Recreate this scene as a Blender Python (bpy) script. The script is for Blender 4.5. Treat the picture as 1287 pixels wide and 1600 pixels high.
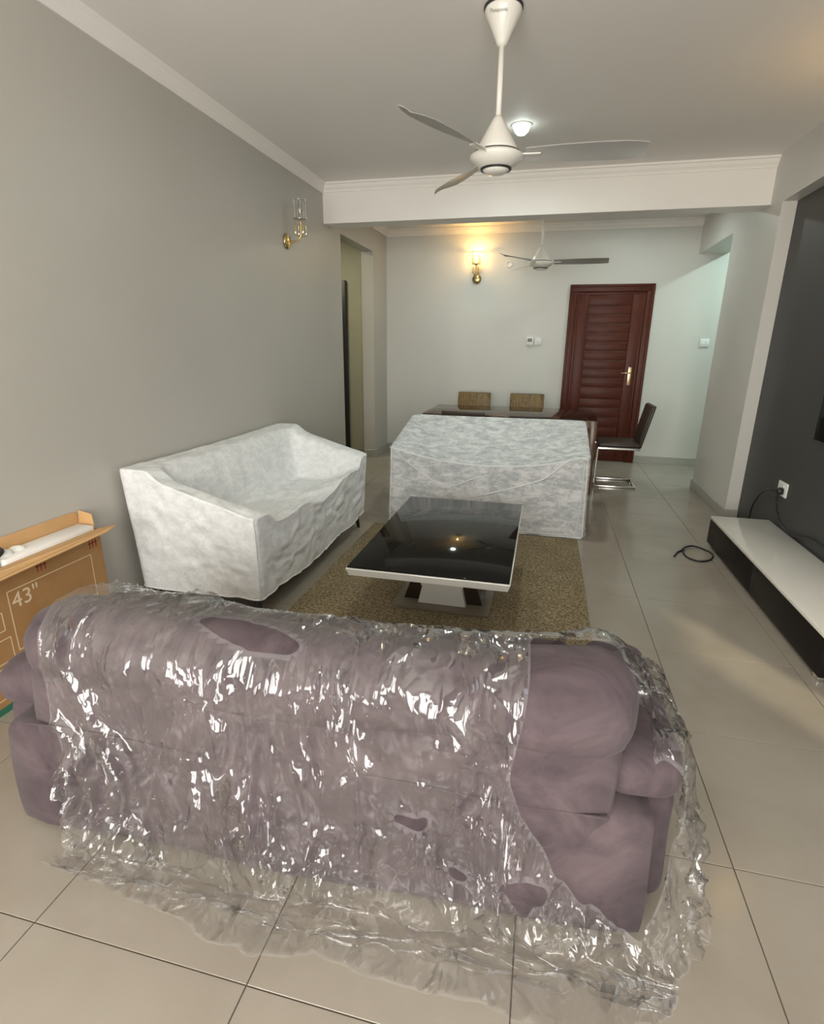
import bpy, bmesh, math, random
import numpy as np
from mathutils import Vector, Matrix

random.seed(7)
rng = np.random.default_rng(11)
for o in list(bpy.data.objects):
    bpy.data.objects.remove(o, do_unlink=True)
scene = bpy.context.scene
C = scene.collection
PI = math.pi

# ------------------------------------------------------------------ camera
CAM_H = 1.425
F_PX = 846.9
PITCH, YAW, ROLL = math.radians(17.13), math.radians(13.293), math.radians(0.565)
fw = Vector((-math.sin(YAW) * math.cos(PITCH), math.cos(YAW) * math.cos(PITCH), -math.sin(PITCH)))
rt = Vector((math.cos(YAW), math.sin(YAW), 0))
up = rt.cross(fw)
rt2 = math.cos(ROLL) * rt + math.sin(ROLL) * up
up2 = -math.sin(ROLL) * rt + math.cos(ROLL) * up
cam_d = bpy.data.cameras.new('camera')
cam = bpy.data.objects.new('camera', cam_d)
C.objects.link(cam)
cam_d.sensor_fit = 'HORIZONTAL'
cam_d.sensor_width = 36
cam_d.lens = F_PX * 36 / 1287
cam_d.clip_start = 0.02
cam.matrix_world = Matrix(((rt2.x, up2.x, -fw.x, 0), (rt2.y, up2.y, -fw.y, 0), (rt2.z, up2.z, -fw.z, CAM_H), (0, 0, 0, 1)))
scene.camera = cam

# ------------------------------------------------------------------ world, lights, exposure
scene.view_settings.view_transform = 'Standard'
scene.view_settings.look = 'None'
scene.view_settings.gamma = 1
scene.view_settings.use_curve_mapping = False
scene.view_settings.exposure = 0.38
world = bpy.data.worlds.new('world')
scene.world = world
world.use_nodes = True
world.node_tree.nodes['Background'].inputs[0].default_value = (0.85, 0.92, 1.0, 1)
world.node_tree.nodes['Background'].inputs[1].default_value = 2.0
scene.cycles.transparent_max_bounces = 12
scene.cycles.max_bounces = 7
scene.cycles.diffuse_bounces = 4
scene.cycles.glossy_bounces = 3
scene.cycles.transmission_bounces = 3
scene.cycles.caustics_reflective = False
scene.cycles.caustics_refractive = False
scene.cycles.adaptive_threshold = 0.02


def area(name, loc, rot, sx, sy, power, col, spread=None):
    l = bpy.data.lights.new(name, 'AREA')
    l.shape = 'RECTANGLE'
    l.size, l.size_y, l.energy, l.color = sx, sy, power, col
    if spread:
        l.spread = spread
    o = bpy.data.objects.new(name, l)
    C.objects.link(o)
    o.location = loc
    o.rotation_euler = rot
    return o


# daylight entering by the two windows of the wall behind the camera
area('window_daylight', (-0.95, -1.72, 1.45), (PI / 2 + 0.22, 0, 0), 1.5, 1.9, 74, (1.0, 0.95, 0.875))
area('window_daylight', (0.85, -1.72, 1.45), (PI / 2 + 0.22, 0, 0), 1.2, 1.9, 62, (1.0, 0.945, 0.865))
# hazy low sun from behind on the right; it only reaches the floor through the windows
sun_d = bpy.data.lights.new('sun', 'SUN')
sun_d.energy, sun_d.angle, sun_d.color = 2.2, math.radians(3.5), (1.0, 0.86, 0.64)
sun = bpy.data.objects.new('sun', sun_d)
C.objects.link(sun)
SE = math.radians(47)
sun.rotation_euler = Vector((-0.54 * math.cos(SE), 0.84 * math.cos(SE), -math.sin(SE))).to_track_quat('-Z', 'Y').to_euler()

# ------------------------------------------------------------------ helpers


def tag(o, label=None, cat=None, group=None, kind=None):
    if label: o['label'] = label
    if cat: o['category'] = cat
    if group: o['group'] = group
    if kind: o['kind'] = kind
    return o


def empty(name, loc=(0, 0, 0), rz=0, label=None, cat=None, group=None, parent=None):
    o = bpy.data.objects.new(name, None)
    C.objects.link(o)
    o.location = loc
    o.rotation_euler = (0, 0, rz)
    o.empty_display_size = 0.1
    o.parent = parent
    return tag(o, label, cat, group)


def link(name, me, m=None, parent=None, loc=None, smooth=False):
    o = bpy.data.objects.new(name, me)
    C.objects.link(o)
    if m is not None and len(me.materials) == 0:
        me.materials.append(m)
    if parent: o.parent = parent
    if loc: o.location = loc
    if smooth:
        me.polygons.foreach_set('use_smooth', [True] * len(me.polygons))
    return o


def obj(name, bm, m=None, parent=None, loc=None, smooth=False, auto=False):
    me = bpy.data.meshes.new(name)
    bm.normal_update()
    if auto:
        for e in bm.edges:
            if len(e.link_faces) == 2 and e.calc_face_angle(0) > 0.6:
                e.smooth = False
        for f in bm.faces: f.smooth = True
    bm.to_mesh(me)
    bm.free()
    return link(name, me, m, parent, loc, smooth)


def pyobj(name, V, Fc, m=None, parent=None, smooth=True):
    me = bpy.data.meshes.new(name)
    me.from_pydata([tuple(map(float, v)) for v in V], [], [tuple(map(int, f)) for f in Fc])
    me.update()
    return link(name, me, m, parent, None, smooth)


def box(bm, x0, x1, y0, y1, z0, z1, bevel=0, seg=2):
    r = bmesh.ops.create_cube(bm, size=1)
    vs = r['verts']
    for v in vs:
        v.co = Vector(((x0 + x1) / 2 + v.co.x * (x1 - x0), (y0 + y1) / 2 + v.co.y * (y1 - y0), (z0 + z1) / 2 + v.co.z * (z1 - z0)))
    if bevel:
        es = list({e for v in vs for e in v.link_edges})
        bmesh.ops.bevel(bm, geom=es, offset=bevel, segments=seg, profile=0.5, affect='EDGES')
    return vs


def boxo(name, x0, x1, y0, y1, z0, z1, m, parent=None, bevel=0, seg=2):
    bm = bmesh.new()
    box(bm, x0, x1, y0, y1, z0, z1, bevel, seg)
    return obj(name, bm, m, parent, auto=bevel > 0)


def lathe(bm, prof, n=32, c=(0, 0, 0), cap=True):
    rings = []
    for r, z in prof:
        rings.append([bm.verts.new((c[0] + r * math.cos(2 * PI * k / n), c[1] + r * math.sin(2 * PI * k / n), c[2] + z)) for k in range(n)])
    for a, b in zip(rings, rings[1:]):
        for k in range(n):
            bm.faces.new((a[k], a[(k + 1) % n], b[(k + 1) % n], b[k]))
    if cap:
        bm.faces.new(rings[0][::-1])
        bm.faces.new(rings[-1])
    bmesh.ops.recalc_face_normals(bm, faces=bm.faces[:])


def tube(bm, pts, r, n=10, closed=False):
    P = [Vector(p) for p in pts]
    N = len(P)
    rs = r if hasattr(r, '__len__') else [r] * N
    rings = []
    ref = Vector((0.13, 0.27, 1)).normalized()
    for i in range(N):
        if closed:
            t = P[(i + 1) % N] - P[i - 1]
        else:
            t = P[min(i + 1, N - 1)] - P[max(i - 1, 0)]
        t.normalize()
        a = ref - t * ref.dot(t)
        if a.length < 1e-3: a = Vector((1, 0, 0)) - t * t.x
        a.normalize()
        ref = a
        b = t.cross(a)
        rings.append([bm.verts.new(P[i] + rs[i] * (a * math.cos(2 * PI * k / n) + b * math.sin(2 * PI * k / n))) for k in range(n)])
    for i in range(N if closed else N - 1):
        A, B = rings[i], rings[(i + 1) % N]
        for k in range(n):
            bm.faces.new((A[k], A[(k + 1) % n], B[(k + 1) % n], B[k]))
    if not closed:
        bm.faces.new(rings[0][::-1])
        bm.faces.new(rings[-1])
    bmesh.ops.recalc_face_normals(bm, faces=bm.faces[:])


def spline(pts, n=8):
    P = [Vector(p) for p in pts]
    P = [2 * P[0] - P[1]] + P + [2 * P[-1] - P[-2]]
    out = []
    for i in range(1, len(P) - 2):
        for k in range(n):
            t = k / n
            p0, p1, p2, p3 = P[i - 1:i + 3]
            out.append(0.5 * ((2 * p1) + (p2 - p0) * t + (2 * p0 - 5 * p1 + 4 * p2 - p3) * t * t + (-p0 + 3 * p1 - 3 * p2 + p3) * t ** 3))
    out.append(P[-2])
    return out


def prism(bm, poly, y0, y1):
    """polygon in (x, z) extruded along y"""
    a = [bm.verts.new((x, y0, z)) for x, z in poly]
    b = [bm.verts.new((x, y1, z)) for x, z in poly]
    bm.faces.new(a)
    bm.faces.new(b[::-1])
    n = len(poly)
    for i in range(n):
        bm.faces.new((a[i], b[i], b[(i + 1) % n], a[(i + 1) % n]))
    bmesh.ops.recalc_face_normals(bm, faces=bm.faces[:])


def text_mesh(name, s, size, m, parent, loc, rot, align='CENTER'):
    cu = bpy.data.curves.new(name, 'FONT')
    cu.body = s
    cu.size = size
    cu.align_x = align
    cu.extrude = 0.0003
    t = bpy.data.objects.new(name, cu)
    C.objects.link(t)
    bpy.context.view_layer.update()
    me = bpy.data.meshes.new_from_object(t.evaluated_get(bpy.context.evaluated_depsgraph_get()))
    bpy.data.objects.remove(t, do_unlink=True)
    me.materials.clear()
    o = link(name, me, m, parent)
    o.location = loc
    o.rotation_euler = rot
    return o


# ------------------------------------------------------------------ materials
M = {}


class NT:
    def __init__(self, name):
        self.m = bpy.data.materials.new(name)
        self.m.use_nodes = True
        self.t = self.m.node_tree
        self.t.nodes.clear()
        self.out = self.t.nodes.new('ShaderNodeOutputMaterial')
        self.co = None

    def n(self, typ, **kw):
        x = self.t.nodes.new('ShaderNode' + typ)
        for k, v in kw.items():
            if k.startswith('i_'):
                x.inputs[k[2:].replace('_', ' ')].default_value = v
            else:
                setattr(x, k, v)
        return x

    def l(self, a, b):
        self.t.links.new(a, b)

    def coord(self, which='Object'):
        if self.co is None: self.co = self.n('TexCoord')
        return self.co.outputs[which]

    def noise(self, scale, detail=4, rough=0.5, vec=None, stretch=None, dist=0):
        x = self.n('TexNoise', i_Scale=scale, i_Detail=detail, i_Roughness=rough, i_Distortion=dist)
        v = vec or self.coord()
        if stretch:
            mp = self.n('Mapping')
            mp.inputs['Scale'].default_value = stretch
            self.l(v, mp.inputs['Vector'])
            v = mp.outputs[0]
        self.l(v, x.inputs['Vector'])
        return x.outputs['Fac']

    def ramp(self, fac, stops):
        r = self.n('ValToRGB')
        e = r.color_ramp.elements
        while len(e) < len(stops): e.new(0.5)
        for el, (p, c) in zip(e, stops):
            el.position = p
            el.color = (*c, 1)
        self.l(fac, r.inputs[0])
        return r.outputs[0]

    def bump(self, h, strength, dist=0.01, normal=None):
        b = self.n('Bump', i_Strength=strength, i_Distance=dist)
        self.l(h, b.inputs['Height'])
        if normal: self.l(normal, b.inputs['Normal'])
        return b.outputs[0]

    def pbsdf(self, col=None, rough=0.5, metal=0, nrm=None, spec=0.5, **kw):
        p = self.n('BsdfPrincipled')
        if col is not None:
            if isinstance(col, tuple): p.inputs['Base Color'].default_value = (*col, 1)
            else: self.l(col, p.inputs['Base Color'])
        if isinstance(rough, (int, float)): p.inputs['Roughness'].default_value = rough
        else: self.l(rough, p.inputs['Roughness'])
        p.inputs['Metallic'].default_value = metal
        p.inputs['Specular IOR Level'].default_value = spec
        for k, v in kw.items(): p.inputs[k.replace('_', ' ')].default_value = v
        if nrm: self.l(nrm, p.inputs['Normal'])
        return p.outputs[0]

    def end(self, s):
        self.l(s, self.out.inputs['Surface'])
        return self.m


def plain(name, col, rough=0.5, metal=0, spec=0.5, var=0.06, vscale=6, bump=0, bscale=80, **kw):
    t = NT(name)
    lo = tuple(c * (1 - var) for c in col)
    hi = tuple(min(1, c * (1 + var)) for c in col)
    c = t.ramp(t.noise(vscale, 3), [(0.3, lo), (0.7, hi)])
    nr = t.bump(t.noise(bscale, 3), bump, 0.004) if bump else None
    M[name] = t.end(t.pbsdf(c, rough, metal, nr, spec, **kw))
    return M[name]


plain('paint_grey', (0.485, 0.465, 0.42), 0.42, var=0.025, vscale=1.5, bump=0.06, bscale=160, spec=0.35)
plain('paint_pale', (0.64, 0.63, 0.59), 0.42, var=0.02, vscale=1.5, bump=0.06, bscale=160, spec=0.35)
plain('paint_ceiling', (0.82, 0.785, 0.745), 0.6, var=0.02, vscale=1.2, bump=0.03, bscale=120, spec=0.3)
plain('paint_white', (0.84, 0.80, 0.755), 0.5, var=0.02, vscale=2, spec=0.3)
plain('paint_dark', (0.068, 0.066, 0.064), 0.5, var=0.05, vscale=1.3, bump=0.05, bscale=140, spec=0.35)
plain('paint_yellow_lit', (0.46, 0.45, 0.35), 0.6, var=0.03)  # passage wall paint with its dim yellow-green light put into the colour
plain('skirting', (0.40, 0.385, 0.35), 0.3, var=0.05)
plain('grout', (0.10, 0.085, 0.065), 0.9)
plain('white_enamel', (0.80, 0.77, 0.70), 0.28, var=0.02)
plain('black_trim', (0.02, 0.02, 0.02), 0.4)
plain('black_plastic', (0.012, 0.012, 0.013), 0.35)
plain('white_plastic', (0.82, 0.82, 0.80), 0.35, var=0.02)
plain('blade_grey', (0.36, 0.35, 0.33), 0.4, var=0.03)
plain('chrome', (0.75, 0.74, 0.72), 0.15, 1.0, var=0.02)
plain('brass', (0.70, 0.52, 0.22), 0.25, 1.0, var=0.05)
plain('gold_handle', (0.80, 0.58, 0.35), 0.28, 1.0, var=0.04)
plain('white_gloss', (0.80, 0.78, 0.72), 0.12, var=0.01)
plain('black_gloss', (0.012, 0.012, 0.011), 0.05, var=0.05, spec=0.11)
plain('black_lacquer', (0.014, 0.011, 0.010), 0.35, var=0.05, spec=0.12)
plain('brown_gloss', (0.035, 0.024, 0.016), 0.12, var=0.1)
plain('taupe_plate', (0.20, 0.165, 0.125), 0.25, var=0.05)
plain('loveseat_fabric', (0.42, 0.43, 0.43), 0.9, var=0.1, vscale=30)
plain('foam', (0.86, 0.84, 0.80), 0.8, var=0.03, bump=0.2, bscale=120)
plain('card_inside', (0.60, 0.36, 0.16), 0.85, var=0.06)
plain('print_cream', (0.74, 0.60, 0.40), 0.85)
plain('print_red', (0.30, 0.05, 0.02), 0.85)
plain('print_green', (0.03, 0.16, 0.10), 0.8)
plain('print_grey', (0.25, 0.23, 0.20), 0.6)
plain('dark_foot', (0.03, 0.018, 0.015), 0.5)
plain('table_wood', (0.14, 0.075, 0.035), 0.25, var=0.2, vscale=14)
plain('seat_leather', (0.035, 0.022, 0.015), 0.4, var=0.1)

# polished porcelain floor tile: soft cloudy marbling
t = NT('tile')
n1 = t.noise(1.7, 5, 0.55, vec=t.n('NewGeometry').outputs['Position'], dist=0.6)
c = t.ramp(n1, [(0.25, (0.288, 0.252, 0.205)), (0.5, (0.335, 0.298, 0.246)), (0.75, (0.375, 0.338, 0.286))])
M['tile'] = t.end(t.pbsdf(c, 0.18, spec=0.42))

# cardboard with fluting lines
t = NT('cardboard')
c = t.ramp(t.noise(5, 5, 0.6), [(0.3, (0.355, 0.190, 0.075)), (0.7, (0.43, 0.245, 0.105))])
M['cardboard'] = t.end(t.pbsdf(c, 0.85, nrm=t.bump(t.noise(40, 2, stretch=(1, 0.1, 4)), 0.1, 0.002), spec=0.2))

# mahogany door
t = NT('mahogany')
c = t.ramp(t.noise(7, 6, 0.6, stretch=(1, 1, 14), dist=0.4), [(0.25, (0.050, 0.011, 0.006)), (0.6, (0.095, 0.022, 0.012)), (0.85, (0.14, 0.036, 0.02))])
M['mahogany'] = t.end(t.pbsdf(c, 0.4, spec=0.22))
t = NT('mahogany_upright')
c = t.ramp(t.noise(7, 6, 0.6, stretch=(14, 14, 1), dist=0.4), [(0.25, (0.055, 0.012, 0.007)), (0.6, (0.10, 0.024, 0.013)), (0.85, (0.15, 0.04, 0.022))])
M['mahogany_upright'] = t.end(t.pbsdf(c, 0.4, spec=0.22))

# striped chair upholstery
t = NT('stripe_fabric')
c = t.ramp(t.noise(26, 2, 0.5, stretch=(1, 1, 0.04)), [(0.3, (0.075, 0.042, 0.012)), (0.48, (0.26, 0.16, 0.055)), (0.6, (0.15, 0.09, 0.03)), (0.75, (0.38, 0.255, 0.10))])
M['stripe_fabric'] = t.end(t.pbsdf(c, 0.45, nrm=t.bump(t.noise(60, 2, stretch=(1, 1, 0.05)), 0.2, 0.003)))

# rug pile
t = NT('rug')
nz = t.noise(70, 4, 0.75)
c = t.ramp(nz, [(0.32, (0.085, 0.06, 0.03)), (0.5, (0.30, 0.235, 0.14)), (0.68, (0.53, 0.45, 0.30))])
c2 = t.ramp(t.noise(5, 3), [(0.3, (0.80, 0.80, 0.80)), (0.7, (1, 1, 1))])
mx = t.n('Mix', data_type='RGBA', blend_type='MULTIPLY')
mx.inputs['Factor'].default_value = 1
t.l(c, mx.inputs['A']); t.l(c2, mx.inputs['B'])
M['rug'] = t.end(t.pbsdf(mx.outputs['Result'], 0.95, nrm=t.bump(t.noise(120, 3, 0.7), 0.8, 0.006), spec=0.1))

# lilac-grey suede
t = NT('suede')
c = t.ramp(t.noise(6, 6, 0.62, dist=0.8), [(0.30, (0.056, 0.040, 0.047)), (0.52, (0.095, 0.070, 0.078)), (0.75, (0.145, 0.110, 0.118))])
M['suede'] = t.end(t.pbsdf(c, 0.85, nrm=t.bump(t.noise(9, 5, 0.6), 0.35, 0.012), spec=0.2, Sheen_Weight=0.08, Sheen_Roughness=0.5))

# non-woven dust cover: mottled fibre web, slightly see-through
def nonwoven(name, lo, mid, hi, a0, a1, sc=17):
    t = NT(name)
    web = t.noise(sc, 7, 0.78, stretch=(0.6, 0.9, 1.3), dist=0.25)
    c = t.ramp(web, [(0.41, lo), (0.5, mid), (0.59, hi)])
    nr = t.bump(t.noise(14, 5, 0.6, dist=0.8), 0.35, 0.012)
    p = t.pbsdf(c, 0.75, nrm=nr, spec=0.25)
    tr = t.n('BsdfTransparent')
    mix = t.n('MixShader')
    mp = t.n('MapRange'); mp.inputs['From Min'].default_value = 0.3; mp.inputs['From Max'].default_value = 0.7
    mp.inputs['To Min'].default_value = a0; mp.inputs['To Max'].default_value = a1
    t.l(web, mp.inputs['Value']); t.l(mp.outputs[0], mix.inputs[0]); t.l(p, mix.inputs[1]); t.l(tr.outputs[0], mix.inputs[2])
    M[name] = t.end(mix.outputs[0])
nonwoven('nonwoven', (0.77, 0.79, 0.80), (0.84, 0.858, 0.862), (0.90, 0.905, 0.905), 0.04, 0.01, 22)
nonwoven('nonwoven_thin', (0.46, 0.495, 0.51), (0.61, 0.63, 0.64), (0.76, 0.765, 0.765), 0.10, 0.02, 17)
plain('nonwoven_seam', (0.80, 0.81, 0.80), 0.8, var=0.03)

# clear crinkled polythene
t = NT('polythene')
geo = t.n('NewGeometry')
v1 = t.n('TexVoronoi', feature='F1', i_Scale=14.0)
mpv = t.n('Mapping'); mpv.inputs['Scale'].default_value = (1.0, 0.5, 0.32)
nzv = t.n('TexNoise', i_Scale=5.0, i_Detail=3.0)
vm = t.n('VectorMath', operation='MULTIPLY_ADD')
vm.inputs[1].default_value = (0.16, 0.16, 0.16)
t.l(t.coord(), nzv.inputs['Vector']); t.l(nzv.outputs['Color'], vm.inputs[0]); t.l(t.coord(), vm.inputs[2])
t.l(vm.outputs[0], mpv.inputs['Vector']); t.l(mpv.outputs[0], v1.inputs['Vector'])
v2 = t.n('TexVoronoi', feature='F1', i_Scale=40.0)
t.l(mpv.outputs[0], v2.inputs['Vector'])
amt = t.n('MapRange'); amt.inputs['From Min'].default_value = 0.38; amt.inputs['From Max'].default_value = 0.62
amt.inputs['To Min'].default_value = 0.22; amt.inputs['To Max'].default_value = 1.0
t.l(t.noise(4.5, 2), amt.inputs['Value'])
b1 = t.n('Bump', i_Distance=0.02); t.l(v1.outputs['Distance'], b1.inputs['Height']); t.l(amt.outputs[0], b1.inputs['Strength'])
b2 = t.n('Bump', i_Distance=0.007); t.l(v2.outputs['Distance'], b2.inputs['Height']); t.l(amt.outputs[0], b2.inputs['Strength'])
t.l(b1.outputs[0], b2.inputs['Normal'])
def tilt(col, k, base):
    a = t.n('VectorMath', operation='SUBTRACT'); t.l(col, a.inputs[0]); a.inputs[1].default_value = (0.5, 0.5, 0.5)
    sc = t.n('VectorMath', operation='SCALE'); t.l(a.outputs[0], sc.inputs[0])
    mu = t.n('Math', operation='MULTIPLY'); mu.inputs[1].default_value = k; t.l(amt.outputs[0], mu.inputs[0])
    t.l(mu.outputs[0], sc.inputs['Scale'])
    ad = t.n('VectorMath', operation='ADD'); t.l(base, ad.inputs[0]); t.l(sc.outputs[0], ad.inputs[1])
    return ad.outputs[0]
nv = tilt(v1.outputs['Color'], 0.75, b2.outputs[0])
nv = tilt(v2.outputs['Color'], 0.75, nv)
nn_ = t.n('VectorMath', operation='NORMALIZE'); t.l(nv, nn_.inputs[0])
nr = nn_.outputs[0]
gl = t.n('BsdfGlossy', i_Roughness=0.10); gl.inputs['Color'].default_value = (1, 1, 1, 1)
t.l(nr, gl.inputs['Normal'])
df = t.n('BsdfDiffuse'); df.inputs['Color'].default_value = (0.85, 0.85, 0.86, 1)
t.l(nr, df.inputs['Normal'])
tr = t.n('BsdfTransparent'); tr.inputs['Color'].default_value = (0.97, 0.97, 0.975, 1)
lw = t.n('LayerWeight', i_Blend=0.5)
t.l(nr, lw.inputs['Normal'])
pw = t.n('Math', operation='POWER'); pw.inputs[1].default_value = 2.6
t.l(lw.outputs['Facing'], pw.inputs[0])
ma = t.n('Math', operation='MULTIPLY_ADD'); ma.inputs[1].default_value = 0.7; ma.inputs[2].default_value = 0.075
t.l(pw.outputs[0], ma.inputs[0])
m1 = t.n('MixShader'); m1.inputs[0].default_value = 0.018
t.l(tr.outputs[0], m1.inputs[1]); t.l(df.outputs[0], m1.inputs[2])
m2 = t.n('MixShader')
t.l(ma.outputs[0], m2.inputs[0]); t.l(m1.outputs[0], m2.inputs[1]); t.l(gl.outputs[0], m2.inputs[2])
M['polythene'] = t.end(m2.outputs[0])
t = NT('polythene_edge')
tr = t.n('BsdfTransparent')
p = t.pbsdf((0.86, 0.86, 0.87), 0.2)
mx = t.n('MixShader'); mx.inputs[0].default_value = 0.10
t.l(tr.outputs[0], mx.inputs[1]); t.l(p, mx.inputs[2])
M['polythene_edge'] = t.end(mx.outputs[0])

# thin window / table glass
def glassy(name, tint, ior=1.5, rough=0.02):
    t = NT(name)
    tr = t.n('BsdfTransparent'); tr.inputs['Color'].default_value = (*tint, 1)
    gl = t.n('BsdfGlossy', i_Roughness=rough)
    lw = t.n('LayerWeight', i_Blend=0.5)
    pw = t.n('Math', operation='POWER'); pw.inputs[1].default_value = 4.0
    t.l(lw.outputs['Facing'], pw.inputs[0])
    fr = t.n('Math', operation='MULTIPLY_ADD')
    fr.inputs[1].default_value = 0.7; fr.inputs[2].default_value = ((ior - 1) / (ior + 1)) ** 2
    t.l(pw.outputs[0], fr.inputs[0])
    mx = t.n('MixShader')
    t.l(fr.outputs[0], mx.inputs[0]); t.l(tr.outputs[0], mx.inputs[1]); t.l(gl.outputs[0], mx.inputs[2])
    M[name] = t.end(mx.outputs[0])
glassy('window_glass', (0.96, 0.97, 0.96))
glassy('brown_glass', (0.62, 0.50, 0.40), 1.6)
glassy('crystal', (0.93, 0.93, 0.91), 2.5, 0.06)


def emis(name, col, s):
    t = NT(name)
    e = t.n('Emission', i_Strength=s)
    e.inputs['Color'].default_value = (*col, 1)
    M[name] = t.end(e.outputs[0])
emis('bulb_warm', (1.0, 0.62, 0.16), 7)
emis('downlight_glow', (0.86, 1.0, 0.94), 9)

# ------------------------------------------------------------------ the room
XL, XR, XN = -2.11, 1.60, 1.70      # left wall, right header/pillar face, dark niche wall
YF, YB, ZC = -1.75, 7.36, 2.82
GX, GY, TS = 0.034, 0.169, 0.6       # tile grid origin and size


def S(o, label=None):
    return tag(o, label, None, None, 'structure')


fl = S(boxo('floor', -4.2, 3.6, YF - 0.2, 8.6, -0.08, -0.0025, M['grout']), 'floor of large beige polished tiles with thin dark joints')
tiles = {}
x0i, x1i = -7, 6
for i in range(math.floor((-4.2 - GX) / TS), math.ceil((3.6 - GX) / TS)):
    for j in range(math.floor((YF - GY) / TS), math.ceil((8.5 - GY) / TS)):
        ax, bx_ = GX + i * TS, GX + (i + 1) * TS
        ay, by_ = GY + j * TS, GY + (j + 1) * TS
        # keep main room, plus side passages
        inside = (bx_ > XL - 0.02 and ax < XN + 0.2) or (ay > 5.0)
        if not inside: continue
        ax, bx_ = max(ax, -4.2), min(bx_, 3.6)
        ay, by_ = max(ay, YF), min(by_, 8.6)
        g = 0.0016
        key = (round(bx_ - ax, 3), round(by_ - ay, 3))
        if key[0] < 0.02 or key[1] < 0.02: continue
        if key not in tiles:
            bm = bmesh.new()
            box(bm, -key[0] / 2 + g, key[0] / 2 - g, -key[1] / 2 + g, key[1] / 2 - g, -0.012, 0.0, 0.0008, 1)
            me = bpy.data.meshes.new('tile')
            bm.to_mesh(me); bm.free()
            me.materials.append(M['tile'])
            tiles[key] = me
        o = bpy.data.objects.new('tile', tiles[key])
        C.objects.link(o)
        o.parent = fl
        o.location = ((ax + bx_) / 2, (ay + by_) / 2, random.uniform(-0.0004, 0))

bm = bmesh.new()
box(bm, XL - 0.15, XN + 0.2, YF - 0.15, YB + 0.15, ZC, ZC + 0.1)
box(bm, -4.2, XL - 0.15, 4.75, YB + 0.15, ZC, ZC + 0.1)
box(bm, XN + 0.2, 3.6, 5.3, YB + 0.15, ZC, ZC + 0.1)
S(obj('ceiling', bm, M['paint_ceiling']), 'smooth off-white ceiling')

# left wall with a door-less passage opening
D0, D1, DZ = 5.68, 6.78, 2.485
bm = bmesh.new()
box(bm, XL - 0.15, XL, YF, D0, 0, ZC)
box(bm, XL - 0.15, XL, D1, YB, 0, ZC)
box(bm, XL - 0.15, XL, D0, D1, DZ, ZC)
S(obj('wall_left', bm, M['paint_grey']), 'plain grey painted wall on the left with a tall passage opening')
# back wall (runs on into both side passages)
S(boxo('wall_back', -4.2, 3.6, YB, YB + 0.15, 0, ZC, M['paint_pale']), 'pale grey wall at the far end behind the dining table')
# right wall: dark niche panel
bm = bmesh.new()
NW0, NW1, NZ0, NZ1 = 0.88, 1.66, 0.75, 2.15
box(bm, XN, XN + 0.2, YF, NW0, 0, ZC)
box(bm, XN, XN + 0.2, NW1, 5.0, 0, ZC)
box(bm, XN, XN + 0.2, NW0, NW1, 0, NZ0)
box(bm, XN, XN + 0.2, NW0, NW1, NZ1, ZC)
S(obj('wall_right', bm, M['paint_dark']), 'dark charcoal feature wall behind the television')
w = S(empty('window_3', (XN + 0.12, (NW0 + NW1) / 2, NZ0)))
for ya, yb in ((NW0, NW0 + 0.03), (NW1 - 0.03, NW1)):
    boxo('window_frame', 0.0, 0.04, ya - (NW0 + NW1) / 2, yb - (NW0 + NW1) / 2, 0, NZ1 - NZ0, M['white_enamel'], w)
for za in (0, NZ1 - NZ0 - 0.03):
    boxo('window_frame', 0.0, 0.04, -0.36, 0.36, za, za + 0.03, M['white_enamel'], w)
boxo('pane', 0.015, 0.02, -0.36, 0.36, 0.03, NZ1 - NZ0 - 0.03, M['window_glass'], w)
bm = bmesh.new()
box(bm, XR, XN, YF, 5.0, 2.462, ZC)
S(obj('trim_1', bm, M['paint_pale']), 'pale grey header running above the dark feature wall')
bm = bmesh.new()
box(bm, XR, 1.9, 5.0, 6.13, 0, ZC)
box(bm, XR, 1.9, 6.13, YB, 2.45, ZC)
S(obj('wall_pillar', bm, M['paint_pale']), 'pale grey wall end between the dark feature wall and the side opening')
# passage behind the right opening
bm = bmesh.new()
box(bm, 3.45, 3.6, 5.4, YB, 0, ZC)
box(bm, 1.9, 3.6, 5.3, 5.45, 0, ZC)
S(obj('wall_passage_right', bm, M['paint_pale']))
# passage behind the left opening
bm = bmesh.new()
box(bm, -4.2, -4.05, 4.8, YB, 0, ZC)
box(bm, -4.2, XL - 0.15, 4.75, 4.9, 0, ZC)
S(obj('wall_passage_left', bm, M['paint_yellow_lit']))
S(boxo('wall_passage_end', -4.05, XL - 0.15, YB - 0.10, YB, 0, ZC, M['paint_yellow_lit']), 'painted wall seen through the left passage opening, dim yellow-green light put into its colour')
dr = S(empty('door_2', (-3.075, YB - 0.10, 0)), 'dark door frame inside the left passage')
boxo('door_frame', 0.36, 0.45, -0.05, 0.0, 0.0, 2.22, M['black_trim'], dr, 0.004)
boxo('door_frame', -0.45, -0.36, -0.05, 0.0, 0.0, 2.22, M['black_trim'], dr, 0.004)
boxo('door_frame', -0.36, 0.36, -0.05, 0.0, 2.13, 2.22, M['black_trim'], dr, 0.004)
boxo('door_leaf', -0.36, 0.36, -0.03, 0.0, 0.0, 2.13, M['mahogany_upright'], dr)

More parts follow.
